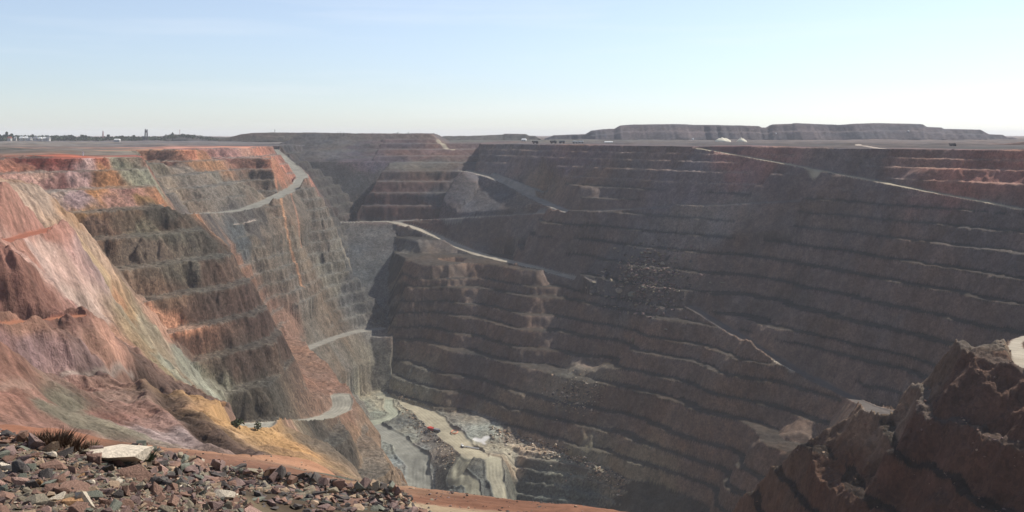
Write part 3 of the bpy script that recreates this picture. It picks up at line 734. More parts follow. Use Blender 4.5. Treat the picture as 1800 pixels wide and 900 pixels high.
# ------------------------------------------------------------------ far waste dumps on the skyline
def waste_dump(prof, Y0, depth, c1, c2, seed, base=-19.0, lobes=0.0):
    xs = np.arange(prof[0][0], prof[-1][0] + 0.1, 1.6)
    tops = np.interp(xs, [p[0] for p in prof], [p[1] for p in prof])
    rows = 22; V = []; cols = []
    g = np.random.default_rng(seed)
    n1 = fbm(xs * 3.0, xs * 0, 170, seed, 2, 0.35)
    for i, (px, py) in enumerate(zip(xs, tops)):
        top = -(py - HY) / F * Y0; h = max(top - base, 0.3)
        for k in range(rows):
            if k <= 12:
                t = k / 12.0; fold = lobes * n1[i] * (1 - abs(2 * t - 1) * 0.3)
                # two lifts with a narrow ledge between them
                tz = t if h < 25 else (t * 1.12 if t < 0.5 else max(0.56, 0.56 + (t - 0.58) / 0.42 * 0.44))
                Y = Y0 - h * 1.45 * (1 - t) - fold * (1 - t); z = base + h * min(tz, 1.0)
            else:
                t = (k - 12) / 9.0; Y = Y0 + depth * t + (h * 1.4 if k == 21 else 0); z = base + h * (1.0 if k < 21 else 0.0)
            u = (px - CX) / F
            X = u * Y0 + u * (Y - Y0) * 0.9
            V.append((X, Y, z - (0.5 if k in (0, 21) else 0)))
    V = np.array(V)
    V[:, 1] -= lobes * 0.22 * np.abs(fbm(V[:, 0], V[:, 0] * 0, 34, seed + 9, 3)) * (np.arange(len(V)) % rows > 0) * (np.arange(len(V)) % rows < 12)
    V[:, 2] += 0.9 * fbm(V[:, 0], V[:, 1], 40, seed + 3, 3) * np.where(np.arange(len(V)) % rows == 12, 0.15, 1)
    faces = []
    for i in range(len(xs) - 1):
        for k in range(rows - 1):
            a = i * rows + k; faces.append((a, a + rows, a + rows + 1, a + 1))
    o = link_mesh('hill', V, faces, M_hill, smooth=True)
    m = np.clip(0.5 + 0.6 * fbm(V[:, 0], V[:, 2] * 6, 90, seed + 5, 4), 0, 1)[:, None]
    cv = (lin(c1) * (1 - m) + lin(c2) * m) * ALB
    a = o.data.attributes.new('Col', 'FLOAT_COLOR', 'POINT')
    a.data.foreach_set('color', np.c_[cv, np.ones(len(V))].astype(np.float32).ravel())
    o['kind'] = 'structure'
    return o

M_hill = land_material('dump_slope', 1.0, 0.28, 0.7, 0.2)
for n in M_hill.node_tree.nodes:
    if n.type == 'TEX_NOISE': n.inputs['Scale'].default_value *= 0.25
    if n.type == 'TEX_VORONOI': n.inputs['Scale'].default_value *= 0.3
MESA = [(958, 244), (964, 242), (974, 238), (1030, 236), (1040, 229.5), (1060, 227), (1080, 226.5), (1090, 220.5), (1110, 219), (1185, 218), (1220, 219.5), (1250, 219.5), (1334, 221.5), (1339, 224), (1349, 224), (1358, 218.5), (1393, 217.5), (1395, 216.5), (1475, 219.5), (1500, 217.5), (1540, 216.3),
        (1600, 217.5), (1622, 218.5), (1629, 223), (1655, 224), (1659, 226.5), (1724, 228), (1738, 236), (1763, 237), (1770, 241.5), (1784, 242), (1800, 251), (1806, 254)]
waste_dump(MESA, 3000.0, 420, (94, 91, 96), (112, 98, 98), 201, lobes=30)
waste_dump([(764, 246), (772, 243), (780, 239.5), (840, 239), (868, 237.3), (884, 236.8), (887, 235.4), (925, 236), (930, 238.8), (941, 239), (947, 243), (952, 246)], 2900.0, 300, (100, 98, 92), (112, 104, 96), 202, lobes=12)
waste_dump([(384, 245), (404, 241), (422, 236.5), (440, 234), (474, 233), (540, 233.2), (610, 234), (640, 240), (650, 245)], 2600.0, 260, (104, 97, 86), (112, 94, 84), 203, lobes=14)
waste_dump([(250, 246), (284, 240), (300, 236.5), (330, 236.5), (352, 239.5), (400, 241.5), (420, 245)], 3150.0, 200, (104, 102, 96), (118, 108, 100), 204, lobes=8)
waste_dump([(1690, 263), (1716, 257), (1738, 253.5), (1770, 253), (1800, 250), (1840, 249), (1900, 262)], 1500.0, 60, (120, 96, 88), (134, 104, 92), 205, base=-21, lobes=4)

# ------------------------------------------------------------------ trees, houses and towers on the horizon
M_leaf = flat_mat('dark_foliage', (70, 80, 58), 0.35, 0.6)
M_bark = flat_mat('bark', (84, 72, 60), 0.2, 4.0)
M_pale = flat_mat('pale_wall', (188, 184, 178), 0.08, 2.0)
M_white = flat_mat('white_paint', (236, 234, 228), 0.06, 2.0, 0.6)
M_cream = flat_mat('cream_wall', (216, 208, 192), 0.08, 2.0)
M_roof = flat_mat('grey_roof', (150, 150, 150), 0.12, 2.0, 0.6)
M_redroof = flat_mat('rust_roof', (150, 90, 76), 0.15, 2.0)
M_steel = flat_mat('dark_steel', (92, 88, 92), 0.15, 2.0, 0.6)
M_pink = flat_mat('faded_red_steel', (176, 126, 126), 0.15, 2.0, 0.6)

def crown_quads(mb, c, rx, rz, n, size, g):
    for _ in range(n):
        d = g.normal(size=3); d /= np.linalg.norm(d); rr_ = g.random() ** 0.4
        p = np.array(c) + d * np.array([rx, rx, rz]) * rr_
        a = g.normal(size=3); a /= np.linalg.norm(a); b = np.cross(a, g.normal(size=3)); b /= np.linalg.norm(b)
        s = size * (0.6 + 0.8 * g.random())
        mb.add([p - a * s - b * s * 0.6, p + a * s - b * s * 0.5, p + a * s * 0.7 + b * s, p - a * s * 0.8 + b * s * 0.7], [(0, 1, 2, 3)])

g = np.random.default_rng(77)
mb = MB()
for i in range(1700):
    px = g.uniform(-60, 424); Y = g.uniform(2950, 3900)
    x = (px - CX) / F * Y; zb = -19.5
    h = g.uniform(6, 13) * (1.25 if px < 130 else 1.0) * (0.8 if px > 300 else 1)
    if px > 290: zb += 12 * max(0, 1 - abs(px - 322) / 60)
    crown_quads(mb, (x, Y, zb + h * 0.55), h * 0.75, h * 0.5, 22, h * 0.22, g)
tag(mb.build('treeline', M_leaf), kind='stuff')

def tree(px, top, Y, w, label, group=None):
    x = (px - CX) / F * Y; zb = -19.5; h = -(top - HY) / F * Y - zb
    t = thing('tree', label, 'tree', (x, Y, zb), 0, group)
    m = MB(); m.bar((0, 0, 0), (0.2, 0, h * 0.6), h * 0.07); m.bar((0, 0, h * 0.4), (h * 0.2, 0, h * 0.7), h * 0.04); m.bar((0, 0, h * 0.45), (-h * 0.18, 0.3, h * 0.72), h * 0.04); m.build('trunk', M_bark, t)
    m = MB()
    for k in range(5): crown_quads(m, (g.uniform(-1, 1) * w * 0.35, g.uniform(-1, 1) * w * 0.3, h * g.uniform(0.5, 0.86)), w * 0.3, h * 0.17, 40, h * 0.07, g)
    m.build('crown', M_leaf, t)
tree(10, 231.5, 3000, 10, 'tall dark tree standing above the treeline at the far left edge')
tree(19, 234, 3050, 10, 'dark tree just right of the tallest one at the far left edge')
tree(58, 234, 2980, 9, 'dark tree among the white houses of the distant town')
tree(126, 235.5, 2980, 7, 'small round tree poking above the treeline left of the faded red mast')
tree(147, 236, 2980, 14, 'broad dark tree left of the faded red mast')
tree(190, 236, 2960, 9, 'round tree just right of the faded red mast')
tree(213, 237.5, 2900, 15, 'wide dark round tree beside the low white shed on the plain')
tree(303, 232, 3060, 9, 'lone dark tree on the crest of the low wooded hill')
tree(235, 237, 2960, 14, 'dark spreading tree just left of the twin legged headframe')

def house(px, top, Y, w, dep, roofmat, label):
    x = (px - CX) / F * Y; zb = -19.0; ht = -(top - HY) / F * Y - zb; ht = max(ht * 0.75, 4.0)
    t = thing('house', label, 'house', (x, Y, zb), g.uniform(-0.3, 0.3), None)
    hw = ht * 0.62
    w = w * 0.72; MB().box((0, 0, hw / 2), (w, dep, hw)).build('wall', M_cream if g.random() < 0.3 else M_pale, t)
    a, b = w / 2 + 0.5, dep / 2 + 0.5
    m = MB(); m.add([(-a, -b, hw), (a, -b, hw), (a, b, hw), (-a, b, hw), (-a * 0.8, 0, ht), (a * 0.8, 0, ht)], [(0, 1, 5, 4), (2, 3, 4, 5), (1, 2, 5), (3, 0, 4), (3, 2, 1, 0)]); m.build('roof', roofmat, t)
    for k in (-0.28, 0.28): MB().box((k * w, -dep / 2 - 0.03, hw * 0.55), (w * 0.14, 0.12, hw * 0.4)).build('window', M_steel, t)
for px, top, w, rm_, lb in [(17, 237.2, 14, M_redroof, 'cream house near the left edge, furthest left of the distant town'), (27, 237.3, 9, M_roof, 'narrow house between the left edge houses and the bright white pair'), (38, 236.8, 16, M_white, 'bright white house, left one of the bright pair'),
                            (46, 236.6, 14, M_white, 'bright white house, right one of the bright pair'), (53, 238, 12, M_roof, 'low grey roofed house just right of the bright white pair'), (63, 237, 18, M_roof, 'long house with grey roof beside a dark tree in town'),
                            (71, 238, 10, M_white, 'small white house between two longer houses'), (78, 238, 13, M_white, 'white house towards the right end of the distant town'), (85, 237.5, 14, M_roof, 'pale house at the right end of the distant town')]:
    house(px, top, 2900, w, 11, rm_, lb)
house(206, 242.2, 2700, 22, 9, M_white, 'low white shed alone in front of the treeline')
house(921, 241.0, 2500, 16, 10, M_white, 'white shed on the flank of the low grey dump in the middle')

def tower(name, px, top, Y, w, mat, label, cat, legs=4, zb=-19.0):
    x = (px - CX) / F * Y; h = -(top - HY) / F * Y - zb
    t = thing(name, label, cat, (x, Y, zb), 0.3)
    return t, h
t, h = tower('headframe', 257, 226.5, 3000, 8, M_steel, 'dark twin legged mine headframe rising above the distant treeline', 'headframe')
for sx in (-1, 1):
    for sy in (-1, 1): MB().bar((sx * 4.6, sy * 3.0, 0), (sx * 2.6, sy * 1.6, h * (1.0 if sx < 0 else 0.96)), 1.9).build('leg', M_steel, t)
m = MB()
for k in range(6):
    z0, z1 = h * k / 6.6, h * (k + 1) / 6.6; s_ = 4.6 - 2.0 * k / 6.6
    m.bar((-s_, -2.4, z0), (s_, -2.4, z1), 0.7); m.bar((s_, 2.4, z0), (-s_, 2.4, z1), 0.7); m.bar((-s_, -2.4, z1), (s_, -2.4, z1), 0.6)
m.build('brace', M_steel, t)
MB().box((0, 0, h * 0.72), (7.5, 5, 1.4)).build('platform', M_steel, t)
MB().cyl((0, 0, h * 0.80), 2.2, 0.8, 'y', 16).build('sheave_wheel', M_steel, t)
MB().box((-9, 1, h * 0.18), (9, 8, h * 0.36), 0.9).build('winder_house', M_steel, t)
t, h = tower('lattice_mast', 181, 230, 3000, 4, M_pink, 'faded red tapering lattice mast above the distant treeline', 'mast')
for sx in (-1, 1):
    for sy in (-1, 1): MB().bar((sx * 3.2, sy * 3.2, 0), (sx * 0.5, sy * 0.5, h), 0.9).build('leg', M_pink, t)
m = MB()
for k in range(7):
    a, b = 3.2 - 2.7 * k / 7, 3.2 - 2.7 * (k + 1) / 7; z0, z1 = h * k / 7, h * (k + 1) / 7
    for q in range(4):
        c0, s0 = [(1, 1), (-1, 1), (-1, -1), (1, -1)][q], [(-1, 1), (-1, -1), (1, -1), (1, 1)][q]
        m.bar((c0[0] * a, c0[1] * a, z0), (s0[0] * b, s0[1] * b, z1), 0.45)
m.build('brace', M_pink, t)
t, h = tower('radio_mast', 316, 227.5, 3200, 2, M_pink, 'thin pale radio mast on the low wooded hill right of the headframe', 'mast')
MB().bar((0, 0, 0), (0, 0, h), 0.9).build('pole', M_pink, t); MB().bar((-2.2, 0, h * 0.9), (2.2, 0, h * 0.9), 0.5).build('crossarm', M_pink, t)
zt = -(233.4 - HY) / F * 2600
t, h = tower('radio_mast', 483, 227.5, 2620, 2, M_steel, 'slim dark pole alone on the flat topped hill left of the mound', 'mast', zb=zt - 1)
MB().bar((0, 0, 0), (0, 0, h), 0.7).build('pole', M_steel, t); MB().bar((-1.6, 0, h * 0.82), (1.6, 0, h * 0.82), 0.4).build('crossarm', M_steel, t)

# shrubs along the top of the mound
M_shrub = flat_mat('olive_shrub', (104, 100, 76), 0.3, 3.0)
def bush(x, y, z, w, h, mat, label, n=90, group=None, cat='shrub', name='shrub'):
    m = MB(); crown_quads(m, (0, 0, h * 0.5), w * 0.5, h * 0.5, n, w * 0.09, g)
    for k in range(6): m.bar((0, 0, 0), (g.uniform(-0.3, 0.3) * w, g.uniform(-0.3, 0.3) * w, h * 0.6), w * 0.03)
    o = m.build(name, mat); o.location = (x, y, z)
    return tag(o, label, cat, group)
for px, top, w, lb in [(594, 230.2, 2.4, 'left one of two close shrubs on the mound edge'), (598.5, 229.0, 2.2, 'tallest shrub on the mound, right one of two close shrubs'), (604, 231.6, 3.2, 'low wide shrub just right of two close shrubs on the mound'),
                       (611, 231.8, 1.6, 'thin shrub in the middle of the row on the mound'), (616, 231.5, 2.6, 'shrub at the right end of the row on the mound'), (655, 232.4, 2.6, 'tiny shrub alone on the middle of the mound top'), (699, 231.4, 3.6, 'broad shrub on the right half of the mound top'), (718, 230.6, 2.8, 'lone round shrub nearest the right end of the mound top')]:
    Y = 1985.0; z = ground_z((px - CX) / F * Y, Y); h = max(-(top - HY) / F * Y - z, 2.0)
    bush((px - CX) / F * Y, Y, z - 0.3, w, h, M_leaf, lb, 60)

# ------------------------------------------------------------------ white stockpiles on the plain
M_lime = flat_mat('pale_crushed_lime', (236, 226, 200), 0.06, 0.3)
def pile(px, Y, w, h, peaks, label):
    x = (px - CX) / F * Y; n = 40; V = [(0, 0, h)]; Fc = []
    R_ = 14
    for r in range(1, R_ + 1):
        for i in range(n):
            a = 2 * math.pi * i / n; q = r / R_ * w / 2
            X_, Y_ = q * math.cos(a), q * math.sin(a) * 0.8
            z = max(max(ph - 1.25 * math.hypot(X_ - pxo, Y_) * h / (w * 0.5) * 0.8 for pxo, ph in peaks), 0.0)
            z = min(z, h * 0.98) + 0.25 * float(vnoise(np.array([X_ + px]), np.array([Y_]), 3.0, 90)[0])
            V.append((X_, Y_, z if r < R_ else -0.6))
    V[0] = (0, 0, V[1][2])
    Fc += [(0, 1 + i, 1 + (i + 1) % n) for i in range(n)]
    for r in range(R_ - 1):
        for i in range(n): Fc.append((1 + r * n + i, 1 + (r + 1) * n + i, 1 + (r + 1) * n + (i + 1) % n, 1 + r * n + (i + 1) % n))
    o = link_mesh('stockpile', V, Fc, M_lime, smooth=True); o.location = (x, Y, ground_z(x, Y) - 0.1)
    return tag(o, label, 'stockpile')
pile(1271, 2060, 34, 10.0, [(-2, 10.0), (6, 8.6), (-8, 8)], 'large rounded cream stockpile on the plain before the dark dump')
pile(1304, 2060, 22, 9.5, [(-1.5, 10), (3.5, 7.8)], 'small steep pointed white stockpile right of the rounded one')

# ------------------------------------------------------------------ vehicles and small white things
M_tyre = flat_mat('black_rubber', (40, 40, 42), 0.1, 2.0); M_glass = flat_mat('dark_glass', (50, 58, 66), 0.05, 2.0, 0.2)
M_yellow = flat_mat('yellow_paint', (200, 160, 70), 0.1, 2.0, 0.6); M_red = flat_mat('red_paint', (190, 70, 58), 0.1, 2.0, 0.6); M_grey = flat_mat('grey_paint', (130, 130, 134), 0.1, 2.0, 0.6)
def truck(loc, rz, body, label, L=9.0, group=None, tray=True):
    t = thing('truck', label, 'truck', loc, rz, group); k = L / 9.0
    MB().box((0, 0, 1.5 * k), (8.6 * k, 3.0 * k, 0.8 * k)).build('chassis', M_steel, t)
    if tray:
        m = MB(); m.add([(-4.4 * k, -2.2 * k, 2.3 * k), (1.6 * k, -2.2 * k, 2.0 * k), (1.6 * k, 2.2 * k, 2.0 * k), (-4.4 * k, 2.2 * k, 2.3 * k), (-5.0 * k, -2.5 * k, 4.1 * k), (2.0 * k, -2.5 * k, 4.4 * k), (2.0 * k, 2.5 * k, 4.4 * k), (-5.0 * k, 2.5 * k, 4.1 * k)],
                        [(3, 2, 1, 0), (0, 1, 5, 4), (1, 2, 6, 5), (2, 3, 7, 6), (3, 0, 4, 7), (4, 5, 6, 7)]); m.build('tray', body, t)
    else:
        MB().box((-1.6 * k, 0, 2.5 * k), (5.6 * k, 2.8 * k, 1.4 * k)).build('tray', body, t)
    cb = MB().box((3.0 * k, 0, 2.9 * k), (2.4 * k, 2.8 * k, 2.2 * k), 0.86).build('cab', body, t)
    MB().box((4.12 * k, 0, 3.3 * k), (0.2 * k, 2.2 * k, 0.9 * k)).build('windscreen', M_glass, cb)
    for sx in (-2.8, 2.8):
        for sy in (-1.6, 1.6): MB().cyl((sx * k, sy * k, 1.0 * k), 1.0 * k, 0.8 * k, 'y', 14).build('wheel', M_tyre, t)
    return t
for px, Yv, rz, bm_, lb, L in [(973, 1820, 0.2, M_steel, 'dark haul truck on the rim left of the plant yard', 12), (988, 1830, 2.9, M_grey, 'grey haul truck near the middle of the rim yard', 11), (1011, 1840, 0.1, M_white, 'white truck on the rim, left of two white trucks', 10), (1021, 1846, 3.0, M_white, 'white truck on the rim, right of two white trucks', 10),
                           (941, 1800, 0.3, M_steel, 'dark truck parked beside the orange dirt heap on the rim', 11), (1675, 1330, 0.2, M_steel, 'dark truck beside the white round tank at the right rim', 9)]:
    x = (px - CX) / F * Yv; truck((x, Yv, ground_z(x, Yv)), rz, bm_, lb, L)
x = (1070 - CX) / F * 1900
t = thing('shed', 'long low white shed on the rim right of the white trucks', 'shed', (x, 1900, ground_z(x, 1900)), 0)
MB().box((0, 0, 1.2), (16, 6, 2.4)).build('wall', M_white, t); MB().add([(-8.3, -3.3, 2.4), (8.3, -3.3, 2.4), (8.3, 3.3, 2.4), (-8.3, 3.3, 2.4), (-8.3, 0, 3.6), (8.3, 0, 3.6)], [(0, 1, 5, 4), (2, 3, 4, 5), (1, 2, 5), (3, 0, 4), (3, 2, 1, 0)]).build('roof', M_white, t)
def tank(px, py, Y, r, h, label, zb=None):
    x = (px - CX) / F * Y; zb = -(py - HY) / F * Y if zb is None else zb
    t = thing('water_tank', label, 'tank', (x, Y, zb))
    MB().cyl((0, 0, h / 2), r, h, 'z', 20).build('body', M_white, t)
    m = MB(); n = 20; m.add([(0, 0, h + r * 0.35)] + [(r * 1.03 * math.cos(2 * math.pi * i / n), r * 1.03 * math.sin(2 * math.pi * i / n), h) for i in range(n)], [(0, 1 + i, 1 + (i + 1) % n) for i in range(n)] + [tuple(range(n, 0, -1))]); m.build('roof', M_white, t)
tank(1682, 261.5, 1330, 1.5, 1.8, 'small white round tank beside a dark truck at the right rim')
tank(1218, 246, 2300, 2.2, 3.6, 'small white tank on the plain left of the cream stockpile')
tank(1597, 231.5, 2950, 2.6, 3.4, 'tiny white tank high on the slope of the big dump')
tank(1364, 235.5, 2955, 2.2, 3.2, 'tiny white tank on the dump slope right of the pointed stockpile')
w = on_ground(146, 273.5)
t = thing('marker_post', 'white marker post on the left rim above the pink cliff', 'post', w); MB().bar((0, 0, 0), (0, 0, 3.4), 1.0).build('pole', M_white, t); MB().box((0, -0.1, 3.2), (1.6, 0.2, 1.4)).build('panel', M_white, t)
w = on_ground(758, 758); truck(w, -0.9, M_red, 'small red truck at the edge of the pit floor haul road', 9)
w = on_ground(764, 760); truck((w[0] + 3, w[1], w[2]), -0.7, M_grey, 'small grey truck beside the red truck on the pit floor', 8)
w = on_ground(813, 786); truck(w, 2.0, M_white, 'white utility truck parked on the pit floor by the white barrier', 6, tray=False)
w0, w1 = on_ground(818, 786.5), on_ground(842, 790.5)
t = thing('barrier', 'long low white barrier beside the haul road on the pit floor', 'barrier', w0)
dv = Vector(w1) - Vector(w0); MB().bar((0, 0, 1.0), tuple(dv + Vector((0, 0, 1.0))), 1.2).build('rail', M_white, t)
for k in (0.1, 0.5, 0.9): MB().bar(tuple(dv * k + Vector((0, 0, -0.5))), tuple(dv * k + Vector((0, 0, 0.6))), 0.6).build('leg', M_grey, t)
w = on_ground(799, 760)
m = MB(); n = 18; ring = [(3.6 * math.cos(2 * math.pi * i / n), 6 * math.sin(2 * math.pi * i / n), 0.6) for i in range(n)]
for i in range(n): m.bar(ring[i], ring[(i + 1) % n], 1.0)
M_peach = flat_mat('peach_plastic', (226, 160, 130), 0.06, 1.0)
o = m.build('barrier', M_peach); o.location = w; tag(o, 'looped peach coloured safety barrier at the edge of the pit floor road', 'barrier')

# ------------------------------------------------------------------ rocks
ROCK_COL = {'rust brown': (142, 112, 96), 'grey green': (122, 122, 108), 'tan': (176, 150, 124), 'dark grey': (94, 87, 82), 'pale cream': (222, 206, 182), 'ochre': (190, 146, 106), 'purple brown': (134, 112, 104), 'olive grey': (146, 134, 114), 'pinkish': (182, 148, 132)}
ROCK_M = {k: flat_mat(k.replace(' ', '_') + '_stone', c, 0.32, 9.0, 0.9, 0.7, 0.14) for k, c in ROCK_COL.items()}
def rock_mesh(seed, sx, sy, sz, npts=16, name='rock'):
    gg = np.random.default_rng(seed)
    p = gg.normal(size=(npts, 3)); p /= np.linalg.norm(p, axis=1, keepdims=True)
    p = np.sign(p) * np.abs(p) ** 0.7 * np.array([sx, sy, sz]) * gg.uniform(0.8, 1.1, (npts, 1))
    b = bmesh.new()
    for q in p: b.verts.new(q)
    r = bmesh.ops.convex_hull(b, input=b.verts)
    for v in [v for v in b.verts if not v.link_faces]: b.verts.remove(v)
    me = bpy.data.meshes.new(name); b.to_mesh(me); b.free()
    return me
SHAPES = {'slab': [rock_mesh(300 + i, 1.0, 0.75, 0.24, 14) for i in range(7)], 'block': [rock_mesh(320 + i, 0.85, 0.7, 0.58, 13) for i in range(7)], 'wedge': [rock_mesh(340 + i, 1.0, 0.55, 0.42, 10) for i in range(7)]}
def put_rock(shape, k, colour, px, py, wpx, loc=None, tilt=0.35, name='rock', stretch=1.0, rz=None, sink=0.25):
    me = SHAPES[shape][k % 7]
    key = (me.name, colour)
    if key not in rock_cache:
        c_ = me.copy(); c_.materials.clear(); c_.materials.append(ROCK_M[colour]); rock_cache[key] = c_
    w = on_ground(px, py) if loc is None else loc
    o = bpy.data.objects.new(name, rock_cache[key]); C.objects.link(o)
    s_ = wpx / 2.0 * w[1] / F
    o.scale = (s_ * stretch, s_, s_)
    o.location = (w[0], w[1], w[2] + s_ * {'slab': 0.16, 'block': 0.36, 'wedge': 0.28}[shape] - s_ * sink * 0.3)
    o.rotation_euler = (random.gauss(0, tilt), 0.12 + random.gauss(0, tilt), random.uniform(0, 6.28) if rz is None else rz)
    return o
rock_cache = {}
HERO = [('white faced slab', 'big long pale slab with a white face on the crest of the rubble pile', 'slab', 0, 'pale cream', 207, 806, 128, 1.05, -0.32),
        ('olive slab', 'big flat olive slab in the bottom left of the rubble pile', 'slab', 1, 'olive grey', 68, 886, 70, 1.0, 0.1),
        ('orange slab', 'large orange brown slab lying against the olive slab at the bottom of the pile', 'slab', 2, 'ochre', 122, 888, 58, 1.0, 0.2),
        ('ochre block', 'yellow ochre block left of centre in the rubble pile', 'block', 1, 'ochre', 70, 853, 28, 1.1, 0.2),
        ('green block', 'grey green block cut by the left edge of the picture', 'block', 2, 'grey green', 4, 806, 30, 1.0, 0.4),
        ('dark crest slab', 'dark overhanging slab on the crest at the left edge', 'slab', 3, 'dark grey', 14, 765, 40, 1.0, 0.0),
        ('cream crest boulder', 'rounded pale cream boulder below the shrubs on the crest', 'block', 3, 'pale cream', 88, 805, 28, 1.1, 0.1),
        ('grey round boulder', 'smooth grey green boulder beside the cream boulder', 'block', 4, 'grey green', 54, 826, 26, 1.1, 0.0),
        ('cream left block', 'pale cream block near the left edge of the rubble pile', 'block', 5, 'pale cream', 15, 826, 34, 1.2, 0.1),
        ('long rust slab', 'long rust brown slab pointing right across the middle of the pile', 'wedge', 1, 'rust brown', 238, 842, 66, 1.0, -0.05),
        ('dark right boulder', 'dark grey boulder at the right end of the long rust slab', 'block', 6, 'dark grey', 272, 852, 32, 1.0, 0.3),
        ('wide brown slab', 'wide tilted rust brown slab in the middle of the pile', 'slab', 4, 'rust brown', 98, 824, 56, 1.0, -0.2),
        ('upper olive slab', 'flat olive slab at the crest left of the white faced slab', 'slab', 5, 'olive grey', 143, 795, 32, 1.0, 0.0),
        ('small white stone', 'small bright cream stone under the upper olive slab', 'block', 0, 'pale cream', 155, 809, 20, 1.2, 0.2),
        ('rust boulder', 'small rust boulder tucked under the white faced slab', 'block', 5, 'rust brown', 208, 817, 28, 1.2, 0.0),
        ('pale end slab', 'long pale slab at the right end of the rubble pile', 'slab', 6, 'pale cream', 392, 876, 48, 1.0, -0.25),
        ('pink block', 'pinkish block below the cream block near the left edge', 'block', 2, 'pinkish', 34, 854, 34, 1.1, 0.1),
        ('pale ring stone', 'cream stone in the middle front of the rubble pile', 'block', 3, 'pale cream', 158, 852, 22, 1.1, 0.0)]
heroes = []
for short, label, sh, k, c_, px, py, wpx, st, rz in HERO:
    o = put_rock(sh, k, c_, px, py, wpx, tilt=0.10, stretch=st, rz=rz, sink=0.0); tag(o, label, 'rock', 'rocks of the foreground rubble pile')
    heroes.append((short, px, py, wpx))
def crest_y(px): return np.interp(px, [-40, 0, 150, 200, 270, 330, 420, 448], [750, 756, 786, 798, 822, 842, 872, 905])
used_labels = set()
def spot_label(size, colour, shape, px, py, marks):
    near = sorted(marks, key=lambda m_: math.hypot(m_[1] - px, 1.6 * (m_[2] - py)))
    def rel(m_):
        dx, dy = px - m_[1], (py - m_[2]) * 1.6
        return ('right of' if dx > 0 else 'left of') if abs(dx) > abs(dy) else ('in front of' if dy > 0 else 'behind')
    for a in range(0, 5):
        for b in range(a + 1, min(a + 6, len(near))):
            base = f'{size} {colour} {shape} {rel(near[a])} the {near[a][0]}'
            for L in ((base,) if b == a + 1 else ()) + (base + f', {rel(near[b])} the {near[b][0]}',):
                if L not in used_labels and len(L.split()) <= 16:
                    used_labels.add(L); return L
    return ' '.join(base.split()[:16])
cols_w = [('rust brown', .20), ('purple brown', .25), ('olive grey', .17), ('grey green', .09), ('tan', .12), ('dark grey', .10), ('pinkish', .05), ('pale cream', .02), ('ochre', .005)]
names_, wts = zip(*cols_w)
placed = [(p[1], p[2], p[3]) for p in heroes]
n_r = 0; tries = 0
while n_r < 225 and tries < 6000:
    tries += 1
    px = random.uniform(-12, 446); cy_ = crest_y(px); py = cy_ + 3 + (905 - cy_) * random.random() ** 1.0
    if py > 908: continue
    wpx = random.choice([20, 22, 25, 28, 32, 38, 46, 56]) * (1.1 if py > 840 else 0.9)
    if any(math.hypot(px - a, 1.7 * (py - b)) < 0.27 * (wpx + c_) * 0.8 for a, b, c_ in placed): continue
    placed.append((px, py, wpx)); n_r += 1
    colr = random.choices(names_, wts)[0]; sh = random.choices(['slab', 'block', 'wedge'], [.42, .26, .32])[0]
    o = put_rock(sh, random.randrange(7), colr, px, py, wpx, tilt=0.38)
    tag(o, spot_label('large' if wpx > 41 else 'medium' if wpx > 27 else 'small', colr, sh, px, py, heroes), 'rock', 'rocks of the foreground rubble pile')

def rubble(spots, colours, name='rubble', flat=0.55):
    """countless small stones: spots = (x, y, z, size)"""
    protos = []
    for sh in SHAPES.values():
        for me in sh:
            v = np.zeros(len(me.vertices) * 3); me.vertices.foreach_get('co', v); protos.append((v.reshape(-1, 3), [tuple(p.vertices) for p in me.polygons]))
    V, Fc, MI = [], [], []; n = 0
    for x, y, z, s_ in spots:
        v, f = protos[random.randrange(len(protos))]
        M_ = Matrix.Rotation(random.uniform(0, 6.28), 3, 'Z') @ Matrix.Rotation(random.gauss(0, 0.5), 3, 'X')
        q = v @ np.array(M_).T * s_ + np.array([x, y, z + 0.15 * s_])
        V.append(q); Fc += [tuple(i + n for i in t_) for t_ in f]; mi = random.choices(range(len(colours)), [c_[1] for c_ in colours])[0]; MI += [mi] * len(f); n += len(q)
    V = np.concatenate(V)
    me = bpy.data.meshes.new(name); me.from_pydata(V.tolist(), [], Fc)
    for c_, _ in colours: me.materials.append(ROCK_M[c_])
    me.polygons.foreach_set('material_index', MI); me.update()
    o = bpy.data.objects.new(name, me); C.objects.link(o); o['kind'] = 'stuff'
    return o
sp = []
while len(sp) < 5200:
    px = random.uniform(-30, 452); cy_ = crest_y(px); py = cy_ + (925 - cy_) * random.random()
    x, y, z = on_ground(px, py)
    if y < 22: sp.append((x, y, z, random.choice([5, 6, 7, 8, 10, 13]) / 2 * y / F))
rubble(sp, cols_w)

# dark boulders of the windrow beside the track
WM = [('tall windrow boulder', 'tall dark boulder standing up from the bouldery bank beside the track', 592, 868, 26), ('split windrow boulder', 'broad rust brown boulder in the middle of the bouldery bank', 478, 862, 34), ('leftmost windrow boulder', 'pale grey boulder at the left start of the bouldery bank', 318, 818, 20),
      ('end windrow boulder', 'rounded grey boulder at the right end of the bouldery bank', 690, 893, 30), ('cream windrow boulder', 'cream boulder on top of the bouldery bank above the grass tufts', 352, 824, 18), ('upright windrow boulder', 'upright dark boulder right of the broad rust one on the bank', 545, 862, 24), ('tan windrow boulder', 'tan boulder on the bank near its right end', 655, 884, 26)]
wcol = ['dark grey', 'rust brown', 'olive grey', 'grey green', 'pale cream', 'dark grey', 'tan']
def bank(px, dz=0.0):
    Y = np.interp(px, [262, 480, 705], [46, 45, 44]); x = (px - CX) / F * Y
    return x, float(Y)
marks = []
